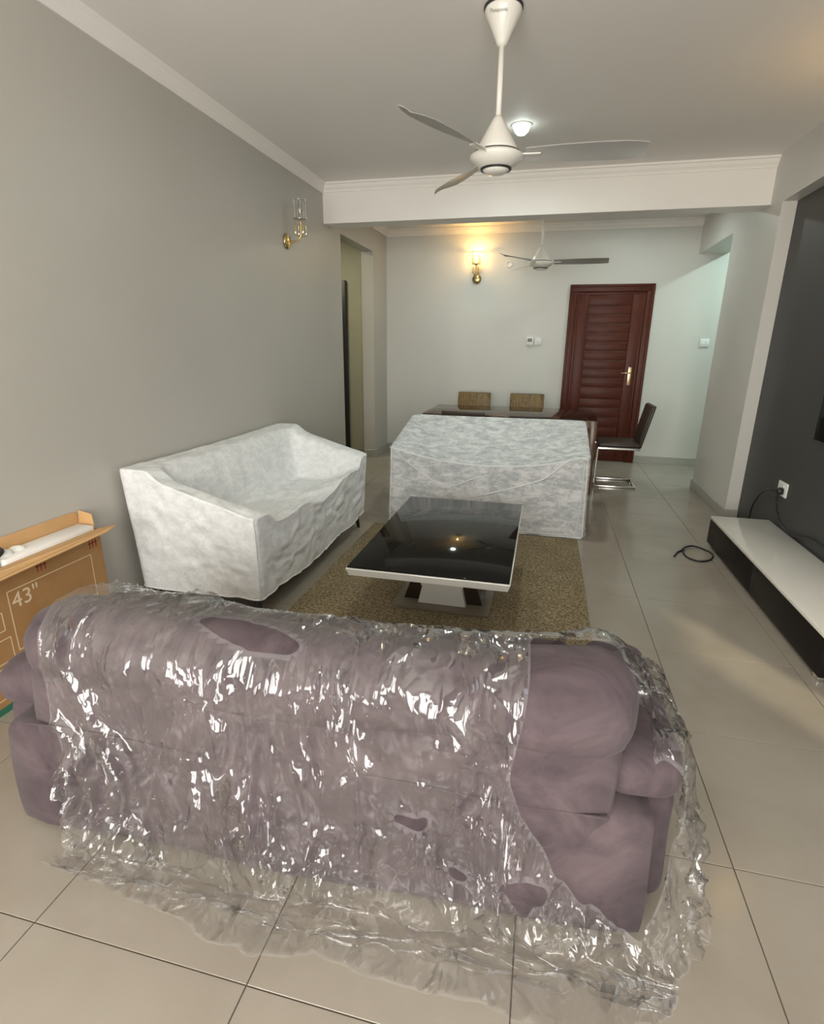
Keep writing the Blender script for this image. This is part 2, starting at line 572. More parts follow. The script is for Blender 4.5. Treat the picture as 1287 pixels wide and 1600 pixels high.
# wall behind the camera with two windows
bm = bmesh.new()
wins = [(-1.75, -0.15), (0.2, 1.5)]
W0, W1 = 0.45, 2.45
box(bm, XL - 0.15, wins[0][0], YF - 0.15, YF, 0, ZC)
box(bm, wins[0][1], wins[1][0], YF - 0.15, YF, 0, ZC)
box(bm, wins[1][1], XN + 0.2, YF - 0.15, YF, 0, ZC)
for a, b in wins:
    box(bm, a, b, YF - 0.15, YF, 0, W0)
    box(bm, a, b, YF - 0.15, YF, W1, ZC)
S(obj('wall_front', bm, M['paint_pale']))
for k, (a, b) in enumerate(wins):
    w = S(empty('window_%d' % (k + 1), ((a + b) / 2, YF - 0.10, W0)))
    h = (b - a) / 2
    for fx in (-h, 0, h):
        boxo('window_frame', max(fx - 0.03, -h), min(fx + 0.03, h), -0.03, 0.02, 0, W1 - W0, M['white_enamel'], w)
    for fz in (0, W1 - W0 - 0.05):
        boxo('window_frame', -h, h, -0.03, 0.02, fz, fz + 0.05, M['white_enamel'], w)
    boxo('pane', -h + 0.03, -0.03, -0.006, 0, 0.05, W1 - W0 - 0.05, M['window_glass'], w)
    boxo('pane', 0.03, h - 0.03, -0.006, 0, 0.05, W1 - W0 - 0.05, M['window_glass'], w)

# ceiling beam with cornice
bm = bmesh.new()
box(bm, XL, XR, 5.25, 5.47, 2.492, ZC)
beam = S(obj('trim_2', bm, M['paint_white']), 'white ceiling beam crossing the room with a stepped cornice on top')
CP = [(0, 0), (0.0, 0.022), (0.012, 0.026), (0.030, 0.05), (0.052, 0.062), (0.052, 0.082), (0, 0.082)]


def cornice(name, a, b, inward, m, top=ZC, scale=1.0, pf=[(0, 0), (0.055, 0), (0.055, 0.016), (0.04, 0.02), (0.028, 0.045), (0.012, 0.064), (0.010, 0.082), (0, 0.082)]):
    """profile swept from a to b, projecting to 'inward'"""
    a, b, n = Vector((*a, 0)), Vector((*b, 0)), Vector((*inward, 0))
    bm = bmesh.new()
    A, B = [], []
    for d, z in [(d, 0.082 - z) for d, z in pf]:
        A.append(bm.verts.new(a + n * d * scale + Vector((0, 0, top - 0.082 * scale + z * scale))))
        B.append(bm.verts.new(b + n * d * scale + Vector((0, 0, top - 0.082 * scale + z * scale))))
    k = len(A)
    for i in range(k):
        bm.faces.new((A[i], A[(i + 1) % k], B[(i + 1) % k], B[i]))
    bm.faces.new(A); bm.faces.new(B[::-1])
    bmesh.ops.recalc_face_normals(bm, faces=bm.faces[:])
    return S(obj(name, bm, m))


cornice('trim_3', (XL, 5.25), (XR, 5.25), (0, -1), M['paint_white'], ZC, 0.9)
cornice('trim_4', (XL, YB), (XR, YB), (0, -1), M['paint_white'])
cornice('trim_5', (XL, YF), (XL, 5.25), (1, 0), M['paint_ceiling'], ZC, 1.0, [(0, 0), (0.05, 0), (0.05, 0.004), (0.034, 0.022), (0.018, 0.05), (0.008, 0.082), (0, 0.082)])
cornice('trim_6', (XL, 5.47), (XL, YB), (1, 0), M['paint_white'])
cornice('trim_7', (XL, 5.47), (XR, 5.47), (0, 1), M['paint_white'])

# skirting tiles
def skirt(name, pts, th=0.012, h=0.095):
    bm = bmesh.new()
    for (x0, x1, y0, y1) in pts:
        box(bm, x0, x1, y0, y1, 0, h, 0.0015, 1)
    return S(obj(name, bm, M['skirting'], auto=True))


skirt('baseboard_left', [(XL, XL + 0.012, YF, D0), (XL, XL + 0.012, D1, YB), (XL - 0.15, XL, D1 - 0.012, D1)])
skirt('baseboard_back', [(XL + 0.012, 0.20, YB - 0.012, YB), (1.19, 3.4, YB - 0.012, YB)])
skirt('baseboard_right', [(XR - 0.012, XR, 5.0, 6.142), (XR, 1.9, 6.13, 6.142), (XR - 0.012, XN, 4.988, 5.0)])

# ------------------------------------------------------------------ entrance door in the back wall
dr = S(empty('door_1', (0.696, YB, 0)), 'dark red-brown wooden door with horizontal boards in a moulded frame')
HW, HT = 0.482, 2.14
bm = bmesh.new()
for sx in (-1, 1):
    x0, x1 = sorted((sx * HW, sx * (HW - 0.085)))
    box(bm, x0, x1, -0.035, 0, 0, HT - 0.085, 0.006)
    x0, x1 = sorted((sx * (HW - 0.085), sx * (HW - 0.115)))
    box(bm, x0, x1, -0.022, 0, 0, HT - 0.115, 0.003)
    x0, x1 = sorted((sx * HW, sx * (HW - 0.028)))
    box(bm, x0, x1, -0.045, 0, 0, HT - 0.028, 0.005)
obj('door_frame', bm, M['mahogany_upright'], dr, auto=True)
bm = bmesh.new()
box(bm, -HW, HW, -0.035, 0, HT - 0.085, HT, 0.008)
box(bm, -HW + 0.085, HW - 0.085, -0.022, 0, HT - 0.115, HT - 0.085, 0.004)
box(bm, -HW, HW, -0.045, 0, HT - 0.028, HT, 0.006)
obj('door_head', bm, M['mahogany'], dr, auto=True)
LW = HW - 0.115
for sx in (-1, 1):
    x0, x1 = sorted((sx * LW, sx * (LW - 0.115)))
    boxo('stile', x0, x1, -0.02, 0.01, 0.005, HT - 0.115, M['mahogany_upright'], dr, 0.003)
boxo('rail', -LW + 0.115, LW - 0.115, -0.02, 0.01, HT - 0.115 - 0.12, HT - 0.115, M['mahogany'], dr, 0.003)
boxo('rail', -LW + 0.115, LW - 0.115, -0.02, 0.01, 0.005, 0.2, M['mahogany'], dr, 0.003)
boxo('rail', -LW + 0.115, LW - 0.115, -0.02, 0.01, 0.80, 0.94, M['mahogany'], dr, 0.003)
zs = np.linspace(0.2, 0.80, 6)
for z0, z1 in list(zip(zs, zs[1:])) + list(zip(np.linspace(0.94, HT - 0.235, 10), np.linspace(0.94, HT - 0.235, 10)[1:])):
    boxo('board', -LW + 0.115, LW - 0.115, -0.014, 0.01, z0 + 0.001, z1 - 0.001, M['mahogany'], dr, 0.005)
hd = boxo('door_handle', LW - 0.075, LW - 0.035, -0.026, -0.018, 0.97, 1.19, M['gold_handle'], dr, 0.004)
bm = bmesh.new()
tube(bm, [(LW - 0.055, -0.02, 1.12), (LW - 0.055, -0.06, 1.12), (LW - 0.075, -0.065, 1.12), (LW - 0.16, -0.065, 1.115)], 0.009)
obj('lever', bm, M['gold_handle'], hd, smooth=True)

# ------------------------------------------------------------------ small wall fittings
def switch(x, z, w, label, gang=1):
    o = empty('light_switch', (x, YB, z), 0, label, 'switch')
    boxo('plate', -w / 2, w / 2, -0.012, 0, -0.045, 0.045, M['white_plastic'], o, 0.004)
    for k in range(gang):
        c = (k - (gang - 1) / 2) * w / gang
        boxo('rocker', c - 0.013, c + 0.013, -0.017, -0.010, -0.022, 0.022, M['white_plastic'], o, 0.003)
    return o


switch(-0.125, 1.485, 0.09, 'flat white square light switch on the back wall, nearest the left of the door')
o = empty('wall_control', (-0.225, YB, 1.487), 0, 'small white raised control box on the back wall, left of the square switch', 'control')
boxo('housing', -0.045, 0.045, -0.03, 0, -0.05, 0.05, M['white_plastic'], o, 0.006)
boxo('dial_panel', -0.028, 0.028, -0.033, -0.028, -0.01, 0.03, M['print_grey'], o, 0.002)
switch(1.804, 1.48, 0.10, 'white light switch on the back wall right of the door', 2)
bm = bmesh.new()
lathe(bm, [(0.040, 0), (0.040, 0.006), (0.032, 0.010), (0.030, 0.004), (0.0, 0.004)][:4] + [(0.001, 0.004)], 24)
bmesh.ops.rotate(bm, verts=bm.verts, matrix=Matrix.Rotation(PI / 2, 3, 'X'))
o = obj('wall_outlet_cover', bm, M['white_plastic'], None, (-0.542, YB, 2.386), smooth=True)
tag(o, 'small round ring-shaped cover on the back wall between the lit sconce and fan', 'cover')


# wall socket with plug, on the dark wall
o = empty('wall_socket', (XN, 4.225, 0.475), 0, 'white square power socket with black plug on the dark wall', 'socket')
boxo('plate', -0.010, 0, -0.075, 0.075, -0.05, 0.05, M['white_plastic'], o, 0.003)
boxo('rocker', -0.014, -0.008, -0.03, -0.01, 0.012, 0.034, M['white_plastic'], o, 0.002)
o = empty('power_plug', (XN - 0.010, 4.21, 0.462), 0, 'round black plug pushed into the white wall socket', 'plug')
bm = bmesh.new()
lathe(bm, [(0.026, 0), (0.027, 0.02), (0.022, 0.036), (0.010, 0.04)], 20)
bmesh.ops.rotate(bm, verts=bm.verts, matrix=Matrix.Rotation(-PI / 2, 3, 'Y'))
obj('plug_body', bm, M['black_plastic'], o, smooth=True)


def cable(name, pts, r, label, m='black_plastic', n=8):
    bm = bmesh.new()
    tube(bm, spline(pts, n), r, 8)
    o = obj(name, bm, M[m], smooth=True)
    return tag(o, label, 'cable')


cable('power_cable', [(1.655, 4.22, 0.455), (1.64, 4.30, 0.45), (1.66, 4.45, 0.40), (1.675, 4.58, 0.31), (1.68, 4.66, 0.20), (1.685, 4.68, 0.02)], 0.006,
      'black cable arching from the wall socket to the left behind the tv bench')
cable('power_cable', [(1.66, 4.20, 0.445), (1.665, 4.215, 0.40), (1.67, 4.20, 0.34), (1.67, 4.12, 0.275), (1.672, 4.02, 0.245), (1.675, 3.90, 0.24), (1.675, 3.80, 0.27), (1.68, 3.65, 0.30), (1.68, 3.45, 0.31), (1.68, 3.2, 0.4)], 0.007,
      'black cable hanging from the plug and running right above the tv bench')
loop = [(1.46, 3.92, 0.007), (1.36, 3.98, 0.007), (1.262, 4.02, 0.007), (1.20, 3.91, 0.008), (1.12, 3.868, 0.008), (1.065, 3.92, 0.008), (1.075, 4.03, 0.008), (1.13, 4.13, 0.008), (1.21, 4.165, 0.010), (1.262, 4.10, 0.014),
        (1.268, 4.02, 0.020)]
loop = [(1.27, 4.02, 0.006), (1.255, 4.10, 0.006), (1.20, 4.175, 0.006), (1.13, 4.15, 0.006), (1.075, 4.04, 0.006), (1.075, 3.93, 0.006), (1.13, 3.88, 0.006), (1.21, 3.91, 0.006), (1.272, 4.01, 0.012)]
cable('loose_cable', [(0.99, 3.93, 0.006), (1.03, 4.02, 0.006), (1.06, 4.055, 0.008), (1.10, 4.12, 0.014), (1.17, 4.18, 0.010), (1.245, 4.12, 0.006), (1.265, 4.03, 0.006), (1.22, 3.92, 0.006), (1.14, 3.875, 0.006), (1.08, 3.93, 0.006), (1.07, 4.02, 0.006), (1.09, 4.09, 0.006)], 0.0065,
      'black cable curled in a loop on the floor beside the tv bench')

# ------------------------------------------------------------------ tv bench and television
o = empty('tv_bench', (1.49, 3.38, 0), 0, 'low tv bench with glossy black front and white top', 'tv bench')
boxo('carcass', -0.185, 0.19, -0.90, 0.905, 0.022, 0.200, M['black_lacquer'], o, 0.002)
boxo('bench_top', -0.202, 0.19, -0.912, 0.915, 0.200, 0.222, M['white_gloss'], o, 0.003)
for y0, y1 in ((-0.905, -0.003), (0.003, 0.908)):
    boxo('door_panel', -0.202, -0.186, y0, y1, 0.022, 0.199, M['black_lacquer'], o, 0.0015)
boxo('plinth', -0.17, 0.19, -0.89, 0.89, 0, 0.022, M['taupe_plate'], o)
boxo('end_panel', -0.202, 0.19, -0.918, -0.905, 0.022, 0.2, M['black_lacquer'], o, 0.002)
boxo('foot_plate', -0.200, -0.150, -0.914, -0.86, 0, 0.03, M['chrome'], o, 0.002)

o = empty('television', (XN - 0.001, 3.24, 0.86), 0, 'black flat television on the dark wall at the right edge', 'television')
boxo('casing', -0.05, -0.015, -0.6, 0.6, 0.02, 0.70, M['black_plastic'], o, 0.006)
boxo('screen', -0.053, -0.049, -0.592, 0.592, 0.03, 0.692, M['black_gloss'], o)
boxo('wall_bracket', -0.016, 0, -0.2, 0.2, 0.2, 0.5, M['black_plastic'], o)

# ------------------------------------------------------------------ rug and coffee table
bm = bmesh.new()
box(bm, -1.29, 0.335, 1.90, 4.10, 0.0, 0.012, 0.004, 2)
o = obj('rug', bm, M['rug'], auto=True)
tag(o, 'flat mottled brown and beige rug under the coffee table', 'rug')

tb = empty('coffee_table', (-0.468, 2.912, 0.012), 0, 'coffee table with black glass top, white edge and pedestal', 'coffee table')
bm = bmesh.new()
box(bm, -0.39, 0.39, -0.655, 0.655, 0.352, 0.392, 0.004, 2)
for v in bm.verts:
    if v.co.z < 0.36: v.co.x *= 0.975; v.co.y *= 0.985
obj('table_top', bm, M['white_gloss'], tb, auto=True)
boxo('glass_top', -0.384, 0.384, -0.649, 0.649, 0.392, 0.400, M['black_gloss'], tb, 0.002)
bm = bmesh.new()
prism(bm, [(-0.165, 0.352), (-0.165, 0.335), (-0.115, 0.13), (0.115, 0.13), (0.165, 0.335), (0.165, 0.352)], -0.20, 0.20)
obj('pedestal', bm, M['white_gloss'], tb)
bm = bmesh.new()
prism(bm, [(-0.112, 0.125), (-0.135, 0.02), (0.135, 0.02), (0.112, 0.125)], -0.19, 0.19)
obj('pedestal_foot', bm, M['white_gloss'], tb)
for sx in (-1, 1):
    bm = bmesh.new()
    prism(bm, [(sx * 0.245, 0.345), (sx * 0.125, 0.345), (sx * 0.095, 0.13), (sx * 0.11, 0.02), (sx * 0.225, 0.02), (sx * 0.175, 0.17)], -0.15, 0.15)
    obj('side_bracket', bm, M['brown_gloss'], tb)
boxo('base_plate', -0.27, 0.27, -0.25, 0.25, 0, 0.02, M['taupe_plate'], tb, 0.003)


# ------------------------------------------------------------------ ceiling fans
def fan(loc, top, angles, label, zoff=0):
    """loc = hub centre; top = ceiling height above hub"""
    f = empty('ceiling_fan', loc, 0, label, 'ceiling fan')
    bm = bmesh.new()
    lathe(bm, [(0.017, top - 0.142), (0.022, top - 0.135), (0.050, top - 0.078), (0.076, top - 0.028), (0.080, top - 0.014), (0.078, top - 0.008)], 40)
    cn = obj('canopy', bm, M['white_enamel'], f, smooth=True)
    bm = bmesh.new()
    lathe(bm, [(0.084, top - 0.008), (0.084, top)], 32)
    obj('mounting_ring', bm, M['black_trim'], cn)
    bm = bmesh.new()
    lathe(bm, [(0.0125, 0.12), (0.0125, top - 0.12)], 16)
    obj('down_rod', bm, M['white_enamel'], f, smooth=True)
    bm = bmesh.new()
    lathe(bm, [(0.098, 0.022), (0.092, 0.038), (0.060, 0.092), (0.026, 0.15), (0.015, 0.166)], 40)
    obj('motor_cone', bm, M['white_enamel'], f, smooth=True)
    bm = bmesh.new()
    lathe(bm, [(0.102, 0.012), (0.105, 0.021), (0.06, 0.022)], 40)
    obj('motor_gap', bm, M['black_trim'], f, smooth=True)
    bm = bmesh.new()
    lathe(bm, [(0.066, -0.046), (0.098, -0.022), (0.122, -0.002), (0.120, 0.008), (0.105, 0.017), (0.05, 0.019)], 48)
    hb = obj('motor_housing', bm, M['white_enamel'], f, smooth=True)
    bm = bmesh.new()
    lathe(bm, [(0.062, -0.050), (0.070, -0.050), (0.072, -0.043), (0.060, -0.040)], 40)
    obj('cap_ring', bm, M['black_trim'], hb, smooth=True)
    bm = bmesh.new()
    lathe(bm, [(0.02, -0.066), (0.045, -0.062), (0.061, -0.050), (0.061, -0.040)], 40)
    obj('bottom_cap', bm, M['white_enamel'], hb, smooth=True)
    for a in angles:
        bm = bmesh.new()
        # thin cambered blade along +x
        nx, ny = 10, 5
        rows = []
        for side in (0, 1):
            g = []
            for i in range(nx + 1):
                u = i / nx
                x = 0.13 + u * 0.53
                w = 0.026 + 0.036 * math.sin(min(1, u * 1.6) * PI / 2) - (0.03 * max(0, u - 0.85) / 0.15)
                g.append([bm.verts.new((x, (v / ny - 0.5) * 2 * w, 0.012 - (v / ny - 0.5) * 0.036 + 0.004 * math.cos((v / ny - 0.5) * PI) - side * 0.003)) for v in range(ny + 1)])
            rows.append(g)
        A, B = rows
        for i in range(nx):
            for v in range(ny):
                bm.faces.new((A[i][v], A[i + 1][v], A[i + 1][v + 1], A[i][v + 1]))
                bm.faces.new((B[i][v], B[i][v + 1], B[i + 1][v + 1], B[i + 1][v]))
        for v in range(ny):
            bm.faces.new((A[0][v], A[0][v + 1], B[0][v + 1], B[0][v])); bm.faces.new((A[nx][v + 1], A[nx][v], B[nx][v], B[nx][v + 1]))
        for i in range(nx):
            bm.faces.new((A[i][0], B[i][0], B[i + 1][0], A[i + 1][0])); bm.faces.new((A[i + 1][ny], B[i + 1][ny], B[i][ny], A[i][ny]))
        bmesh.ops.recalc_face_normals(bm, faces=bm.faces[:])
        b = obj('blade', bm, M['blade_grey'], f, auto=True)
        b.rotation_euler = (0, 0, a)
        bi = boxo('blade_iron', 0.075, 0.20, -0.018, 0.018, 0.006, 0.012, M['white_enamel'], b, 0.002)
    return f, cn


f1, cn1 = fan((-0.297, 2.88, 2.252), ZC - 2.252, [math.radians(a) for a in (4, 124, 244)], 'white ceiling fan hanging over the coffee table, nearest the camera')
text_mesh('brand_print', 'Panasonic', 0.019, M['print_grey'], cn1, (-0.012, -0.0695, ZC - 2.252 - 0.048), (PI / 2 + 0.50, 0, 0.02))
f2, cn2 = fan((-0.134, 6.2, 2.235), ZC - 2.235, [math.radians(a) for a in (-2, 118, 238)], 'white ceiling fan over the dining table behind the beam')


# recessed downlights (they shine)
def downlight(x, y, label, power, col):
    d = empty('downlight', (x, y, ZC), 0, label, 'downlight')
    bm = bmesh.new()
    lathe(bm, [(0.052, -0.001), (0.060, -0.006), (0.068, -0.004), (0.070, 0.0)], 32, cap=False)
    obj('trim_ring', bm, M['white_enamel'], d, smooth=True)
    bm = bmesh.new()
    lathe(bm, [(0.006, -0.062), (0.026, -0.056), (0.043, -0.040), (0.052, -0.018), (0.054, -0.002)], 32)
    obj('lamp_face', bm, M['downlight_glow'], d, smooth=True)
    l = bpy.data.lights.new('downlight_lamp', 'AREA')
    l.shape = 'DISK'; l.size = 0.1; l.energy = power; l.color = col
    lo = bpy.data.objects.new('downlight_lamp', l)
    C.objects.link(lo); lo.parent = d; lo.location = (0, 0, -0.068)
    return d


COOL = (0.86, 1.0, 0.96)
downlight(-0.279, 4.222, 'round glowing downlight in the ceiling just behind the nearest fan', 9, COOL)
downlight(-0.9, 6.5, 'round downlight over the left end of the dining table hidden by the beam', 5.5, COOL)
downlight(0.9, 6.4, 'round downlight in front of the entrance door hidden by the beam', 4.8, COOL)
downlight(2.47, 6.75, 'round downlight in the passage to the right of the entrance door', 15, (0.72, 1.0, 0.93))
downlight(-3.0, 6.2, 'round downlight in the passage to the left', 9.0, (1.0, 0.93, 0.62))


# ------------------------------------------------------------------ wall sconces
def sconce(loc, rz, lit, label, power=0):
    """wall at local y = 0, lamp projects to -y"""
    s = empty('wall_sconce', loc, rz, label, 'wall lamp')
    bm = bmesh.new()
    lathe(bm, [(0.058, 0), (0.058, 0.012), (0.050, 0.020), (0.012, 0.024)], 28)
    bmesh.ops.rotate(bm, verts=bm.verts, matrix=Matrix.Rotation(PI / 2, 3, 'X'))
    obj('wall_plate', bm, M['brass'], s, smooth=True)
    bm = bmesh.new()
    tube(bm, spline([(0, -0.02, 0), (0, -0.06, -0.004), (0, -0.10, 0.004), (0, -0.125, 0.03), (0, -0.13, 0.07), (0, -0.13, 0.145)], 6), 0.007)
    obj('arm', bm, M['brass'], s, smooth=True)
    bm = bmesh.new()
    lathe(bm, [(0.012, 0.14), (0.030, 0.148), (0.055, 0.152), (0.055, 0.158), (0.01, 0.16)], 28, (0, -0.13, 0))
    obj('lamp_cup', bm, M['chrome'], s, smooth=True)
    sh = empty('glass_shade', (0, -0.13, 0.158), 0, parent=s)
    for k in range(12):
        a = 2 * PI * k / 12
        bm = bmesh.new()
        lathe(bm, [(0.0085, 0), (0.0085, 0.135)], 8, (0.047 * math.cos(a), 0.047 * math.sin(a), 0))
        obj('crystal_rod', bm, M['crystal'], sh)
    bm = bmesh.new()
    tube(bm, [(0.047 * math.cos(2 * PI * k / 24), 0.047 * math.sin(2 * PI * k / 24), 0.130) for k in range(24)], 0.003, 6, True)
    obj('shade_ring', bm, M['chrome'], sh, smooth=True)
    for k in range(4):
        a = PI / 4 + k * PI / 2
        bm = bmesh.new()
        c = (0.045 * math.cos(a), -0.13 + 0.045 * math.sin(a))
        tube(bm, spline([(0, -0.13, 0.03), (c[0] * 0.8, -0.13 + (c[1] + 0.13) * 0.8, 0.04), (c[0], c[1], 0.075), (c[0] * 0.9, -0.13 + (c[1] + 0.13) * 0.9, 0.12)], 5), 0.003, 6)
        obj('branch', bm, M['brass'], s, smooth=True)
        bm = bmesh.new()
        lathe(bm, [(0.001, -0.035), (0.009, -0.02), (0.011, -0.008), (0.001, 0.008)], 8, (c[0], c[1], 0.068))
        obj('crystal_drop', bm, M['crystal'], s)
    bm = bmesh.new()
    lathe(bm, [(0.010, 0.16), (0.012, 0.185), (0.026, 0.215), (0.026, 0.24), (0.012, 0.262), (0.002, 0.266)], 20, (0, -0.13, 0))
    obj('bulb', bm, M['bulb_warm'] if lit else M['crystal'], s, smooth=True)
    if lit:
        l = bpy.data.lights.new('sconce_lamp', 'POINT')
        l.energy = power; l.color = (1.0, 0.58, 0.17); l.shadow_soft_size = 0.04 if power != 5 else 0.008
        lo = bpy.data.objects.new('sconce_lamp', l)
        C.objects.link(lo); lo.parent = s; lo.location = (0, -0.13, 0.278)
    return s


sconce((XL, 4.44, 2.212), PI / 2, False, 'unlit wall sconce with crystal shade on the left grey wall')
sconce((-0.93, YB, 2.225), 0, True, 'lit wall sconce with crystal shade glowing on the far wall', 5)
sconce((XN, 3.45, 2.12), -PI / 2, True, 'lit wall sconce on the dark wall above the television, out of frame', 3.8)

# ------------------------------------------------------------------ dining set
tt = empty('dining_table', (-0.34, 5.95, 0), 0, 'dining table with brown glass top standing behind the covered sofa', 'dining table')
boxo('table_top', -0.86, 0.86, -0.45, 0.45, 0.742, 0.756, M['brown_glass'], tt, 0.003)
bm = bmesh.new()
for (a, b, c, d) in ((-0.83, 0.83, -0.42, -0.37), (-0.83, 0.83, 0.37, 0.42), (-0.83, -0.78, -0.37, 0.37), (0.78, 0.83, -0.37, 0.37)):
    box(bm, a, b, c, d, 0.67, 0.742)
obj('apron', bm, M['table_wood'], tt)
for sx in (-1, 1):
    for sy in (-1, 1):
        boxo('leg', sx * 0.83 - 0.035, sx * 0.83 + 0.035, sy * 0.40 - 0.04, sy * 0.40 + 0.04, 0, 0.742, M['table_wood'], tt, 0.005)


def chair(loc, rz, label, hgt=0.86, pad='stripe_fabric'):
    """sits facing -y, backrest at +y"""
    c = empty('dining_chair', loc, rz, label, 'chair', 'dining chairs around the glass table')
    bm = bmesh.new()
    box(bm, -0.21, 0.21, -0.21, 0.21, 0.425, 0.475, 0.018, 3)
    obj('seat', bm, M['seat_leather'], c, auto=True)
    bm = bmesh.new()
    box(bm, -0.205, 0.205, -0.010, 0.020, -0.03, hgt - 0.46, 0.010, 3)
    for v in bm.verts:
        v.co.y += 0.20 + v.co.z * 0.22
        v.co.z += 0.46
    br = obj('backrest', bm, M['seat_leather'], c, auto=True)
    bm = bmesh.new()
    box(bm, -0.200, 0.200, -0.022, -0.006, 0.03, hgt - 0.465, 0.006, 3)
    for v in bm.verts:
        v.co.y += 0.20 + v.co.z * 0.22
        v.co.z += 0.46
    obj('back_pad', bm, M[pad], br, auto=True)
    for sx in (-1, 1):
        x = sx * 0.19
        bm = bmesh.new()
        box(bm, x - 0.012, x + 0.012, -0.21, 0.21, 0.405, 0.43, 0.004, 1)
        obj('seat_rail', bm, M['chrome'], c, auto=True)
        bm = bmesh.new()
        tube(bm, [(x, -0.20, 0.415), (x, -0.21, 0.40), (x, -0.215, 0.05), (x, -0.205, 0.02)], 0.012)
        obj('leg', bm, M['chrome'], c, smooth=True)
        boxo('floor_runner', x - 0.016, x + 0.016, -0.215, 0.21, 0.0, 0.022, M['chrome'], c, 0.004)
    boxo('floor_bar', -0.174, 0.174, 0.178, 0.21, 0.0, 0.022, M['chrome'], c, 0.004)
    return c


chair((-0.855, 6.72, 0), 0, 'striped brown dining chair at the far side of the table, left one')
chair((-0.20, 6.72, 0), 0, 'striped brown dining chair at the far side of the table, right one')
chair((-0.735, 5.46, 0), PI, 'dining chair at the near side of the table behind the covered sofa, left one', 0.825)
chair((-0.095, 5.46, 0), PI, 'dining chair at the near side of the table behind the covered sofa, right one', 0.805)
chair((0.80, 6.10, 0), -PI / 2, 'dining chair seen side-on at the right end of the glass table', 0.86, 'seat_leather')  # dark back pad: the shadow over its stripes is put into the material


# ------------------------------------------------------------------ cloth solver (draping of covers and film)
def solve(X, E, L0, iters, push, g=0.0004, passes=4, stiff_c=0.35, damp=0.9, pin=None, B=None, BL=None, bk=0.05, fric=0.0):
    n = len(X)
    i, j = E[:, 0], E[:, 1]
    deg = (np.bincount(i, minlength=n) + np.bincount(j, minlength=n)).astype(float)
    deg[deg == 0] = 1
    if B is not None:
        bi, bj = B[:, 0], B[:, 1]
        bd = (np.bincount(bi, minlength=n) + np.bincount(bj, minlength=n)).astype(float)
        bd[bd == 0] = 1
    X = X.copy(); P = X.copy()
    for it in range(iters):
        v = (X - P) * damp
        P = X.copy()
        X = X + v
        X[:, 2] -= g
        for k in range(passes):
            d = X[j] - X[i]
            l = np.sqrt((d * d).sum(1)) + 1e-9
            s = (l - L0) / l
            s = np.where(s < 0, s * stiff_c, s)
            c = d * (0.5 * s)[:, None]
            for a in range(3):
                X[:, a] += 1.7 * (np.bincount(i, c[:, a], n) - np.bincount(j, c[:, a], n)) / deg
        if B is not None:
            d = X[bj] - X[bi]
            l = np.sqrt((d * d).sum(1)) + 1e-9
            s = np.minimum((l - BL) / l, 0) * bk
            c = d * (0.5 * s)[:, None]
            for a in range(3):
                X[:, a] += (np.bincount(bi, c[:, a], n) - np.bincount(bj, c[:, a], n)) / bd * 2
        Q = X.copy()
        X = push(X)
        if fric:
            hit = (np.abs(X - Q) > 1e-7).any(1)
            X[hit] += (P[hit] - X[hit]) * fric
        if pin is not None:
            X[pin[0]] = pin[1]
    return X


def push_boxes(X, boxes, floor=0.004, gap=0.004, fric=None):
    for (c, h, r) in boxes:
        c = np.array(c); h = np.array(h)
        p = X - c
        q = np.abs(p) - (h - r)
        near = (q < r + gap).all(1)
        if not near.any(): continue
        idx = np.nonzero(near)[0]
        pp, qq = p[idx], q[idx]
        out = np.maximum(qq, 0)
        lo = np.sqrt((out * out).sum(1))
        d = lo + np.minimum(qq.max(1), 0) - r
        hit = d < gap
        if not hit.any(): continue
        idx, pp, qq, out, lo, d = idx[hit], pp[hit], qq[hit], out[hit], lo[hit], d[hit]
        sgn = np.where(pp < 0, -1.0, 1.0)
        nrm = np.zeros_like(pp)
        o_ = lo > 1e-6
        nrm[o_] = out[o_] / lo[o_][:, None] * sgn[o_]
        ins = ~o_
        ax = qq[ins].argmax(1)
        nn = np.zeros((ins.sum(), 3)); nn[np.arange(len(ax)), ax] = 1
        nrm[ins] = nn * sgn[ins]
        X[idx] += nrm * (gap - d)[:, None]
    X[:, 2] = np.maximum(X[:, 2], floor)
    return X


def smooth_noise(shape, cells, seed):
    r = np.random.default_rng(seed)
    g = r.standard_normal((cells[0] + 3, cells[1] + 3))
    u = np.linspace(0, cells[0], shape[0]); v = np.linspace(0, cells[1], shape[1])
    iu = u.astype(int); iv = v.astype(int)
    fu = (u - iu)[:, None]; fv = (v - iv)[None]
    fu = fu * fu * (3 - 2 * fu); fv = fv * fv * (3 - 2 * fv)
    a = g[iu][:, iv]; b = g[iu + 1][:, iv]; c = g[iu][:, iv + 1]; d = g[iu + 1][:, iv + 1]
    return (a * (1 - fu) + b * fu) * (1 - fv) + (c * (1 - fu) + d * fu) * fv


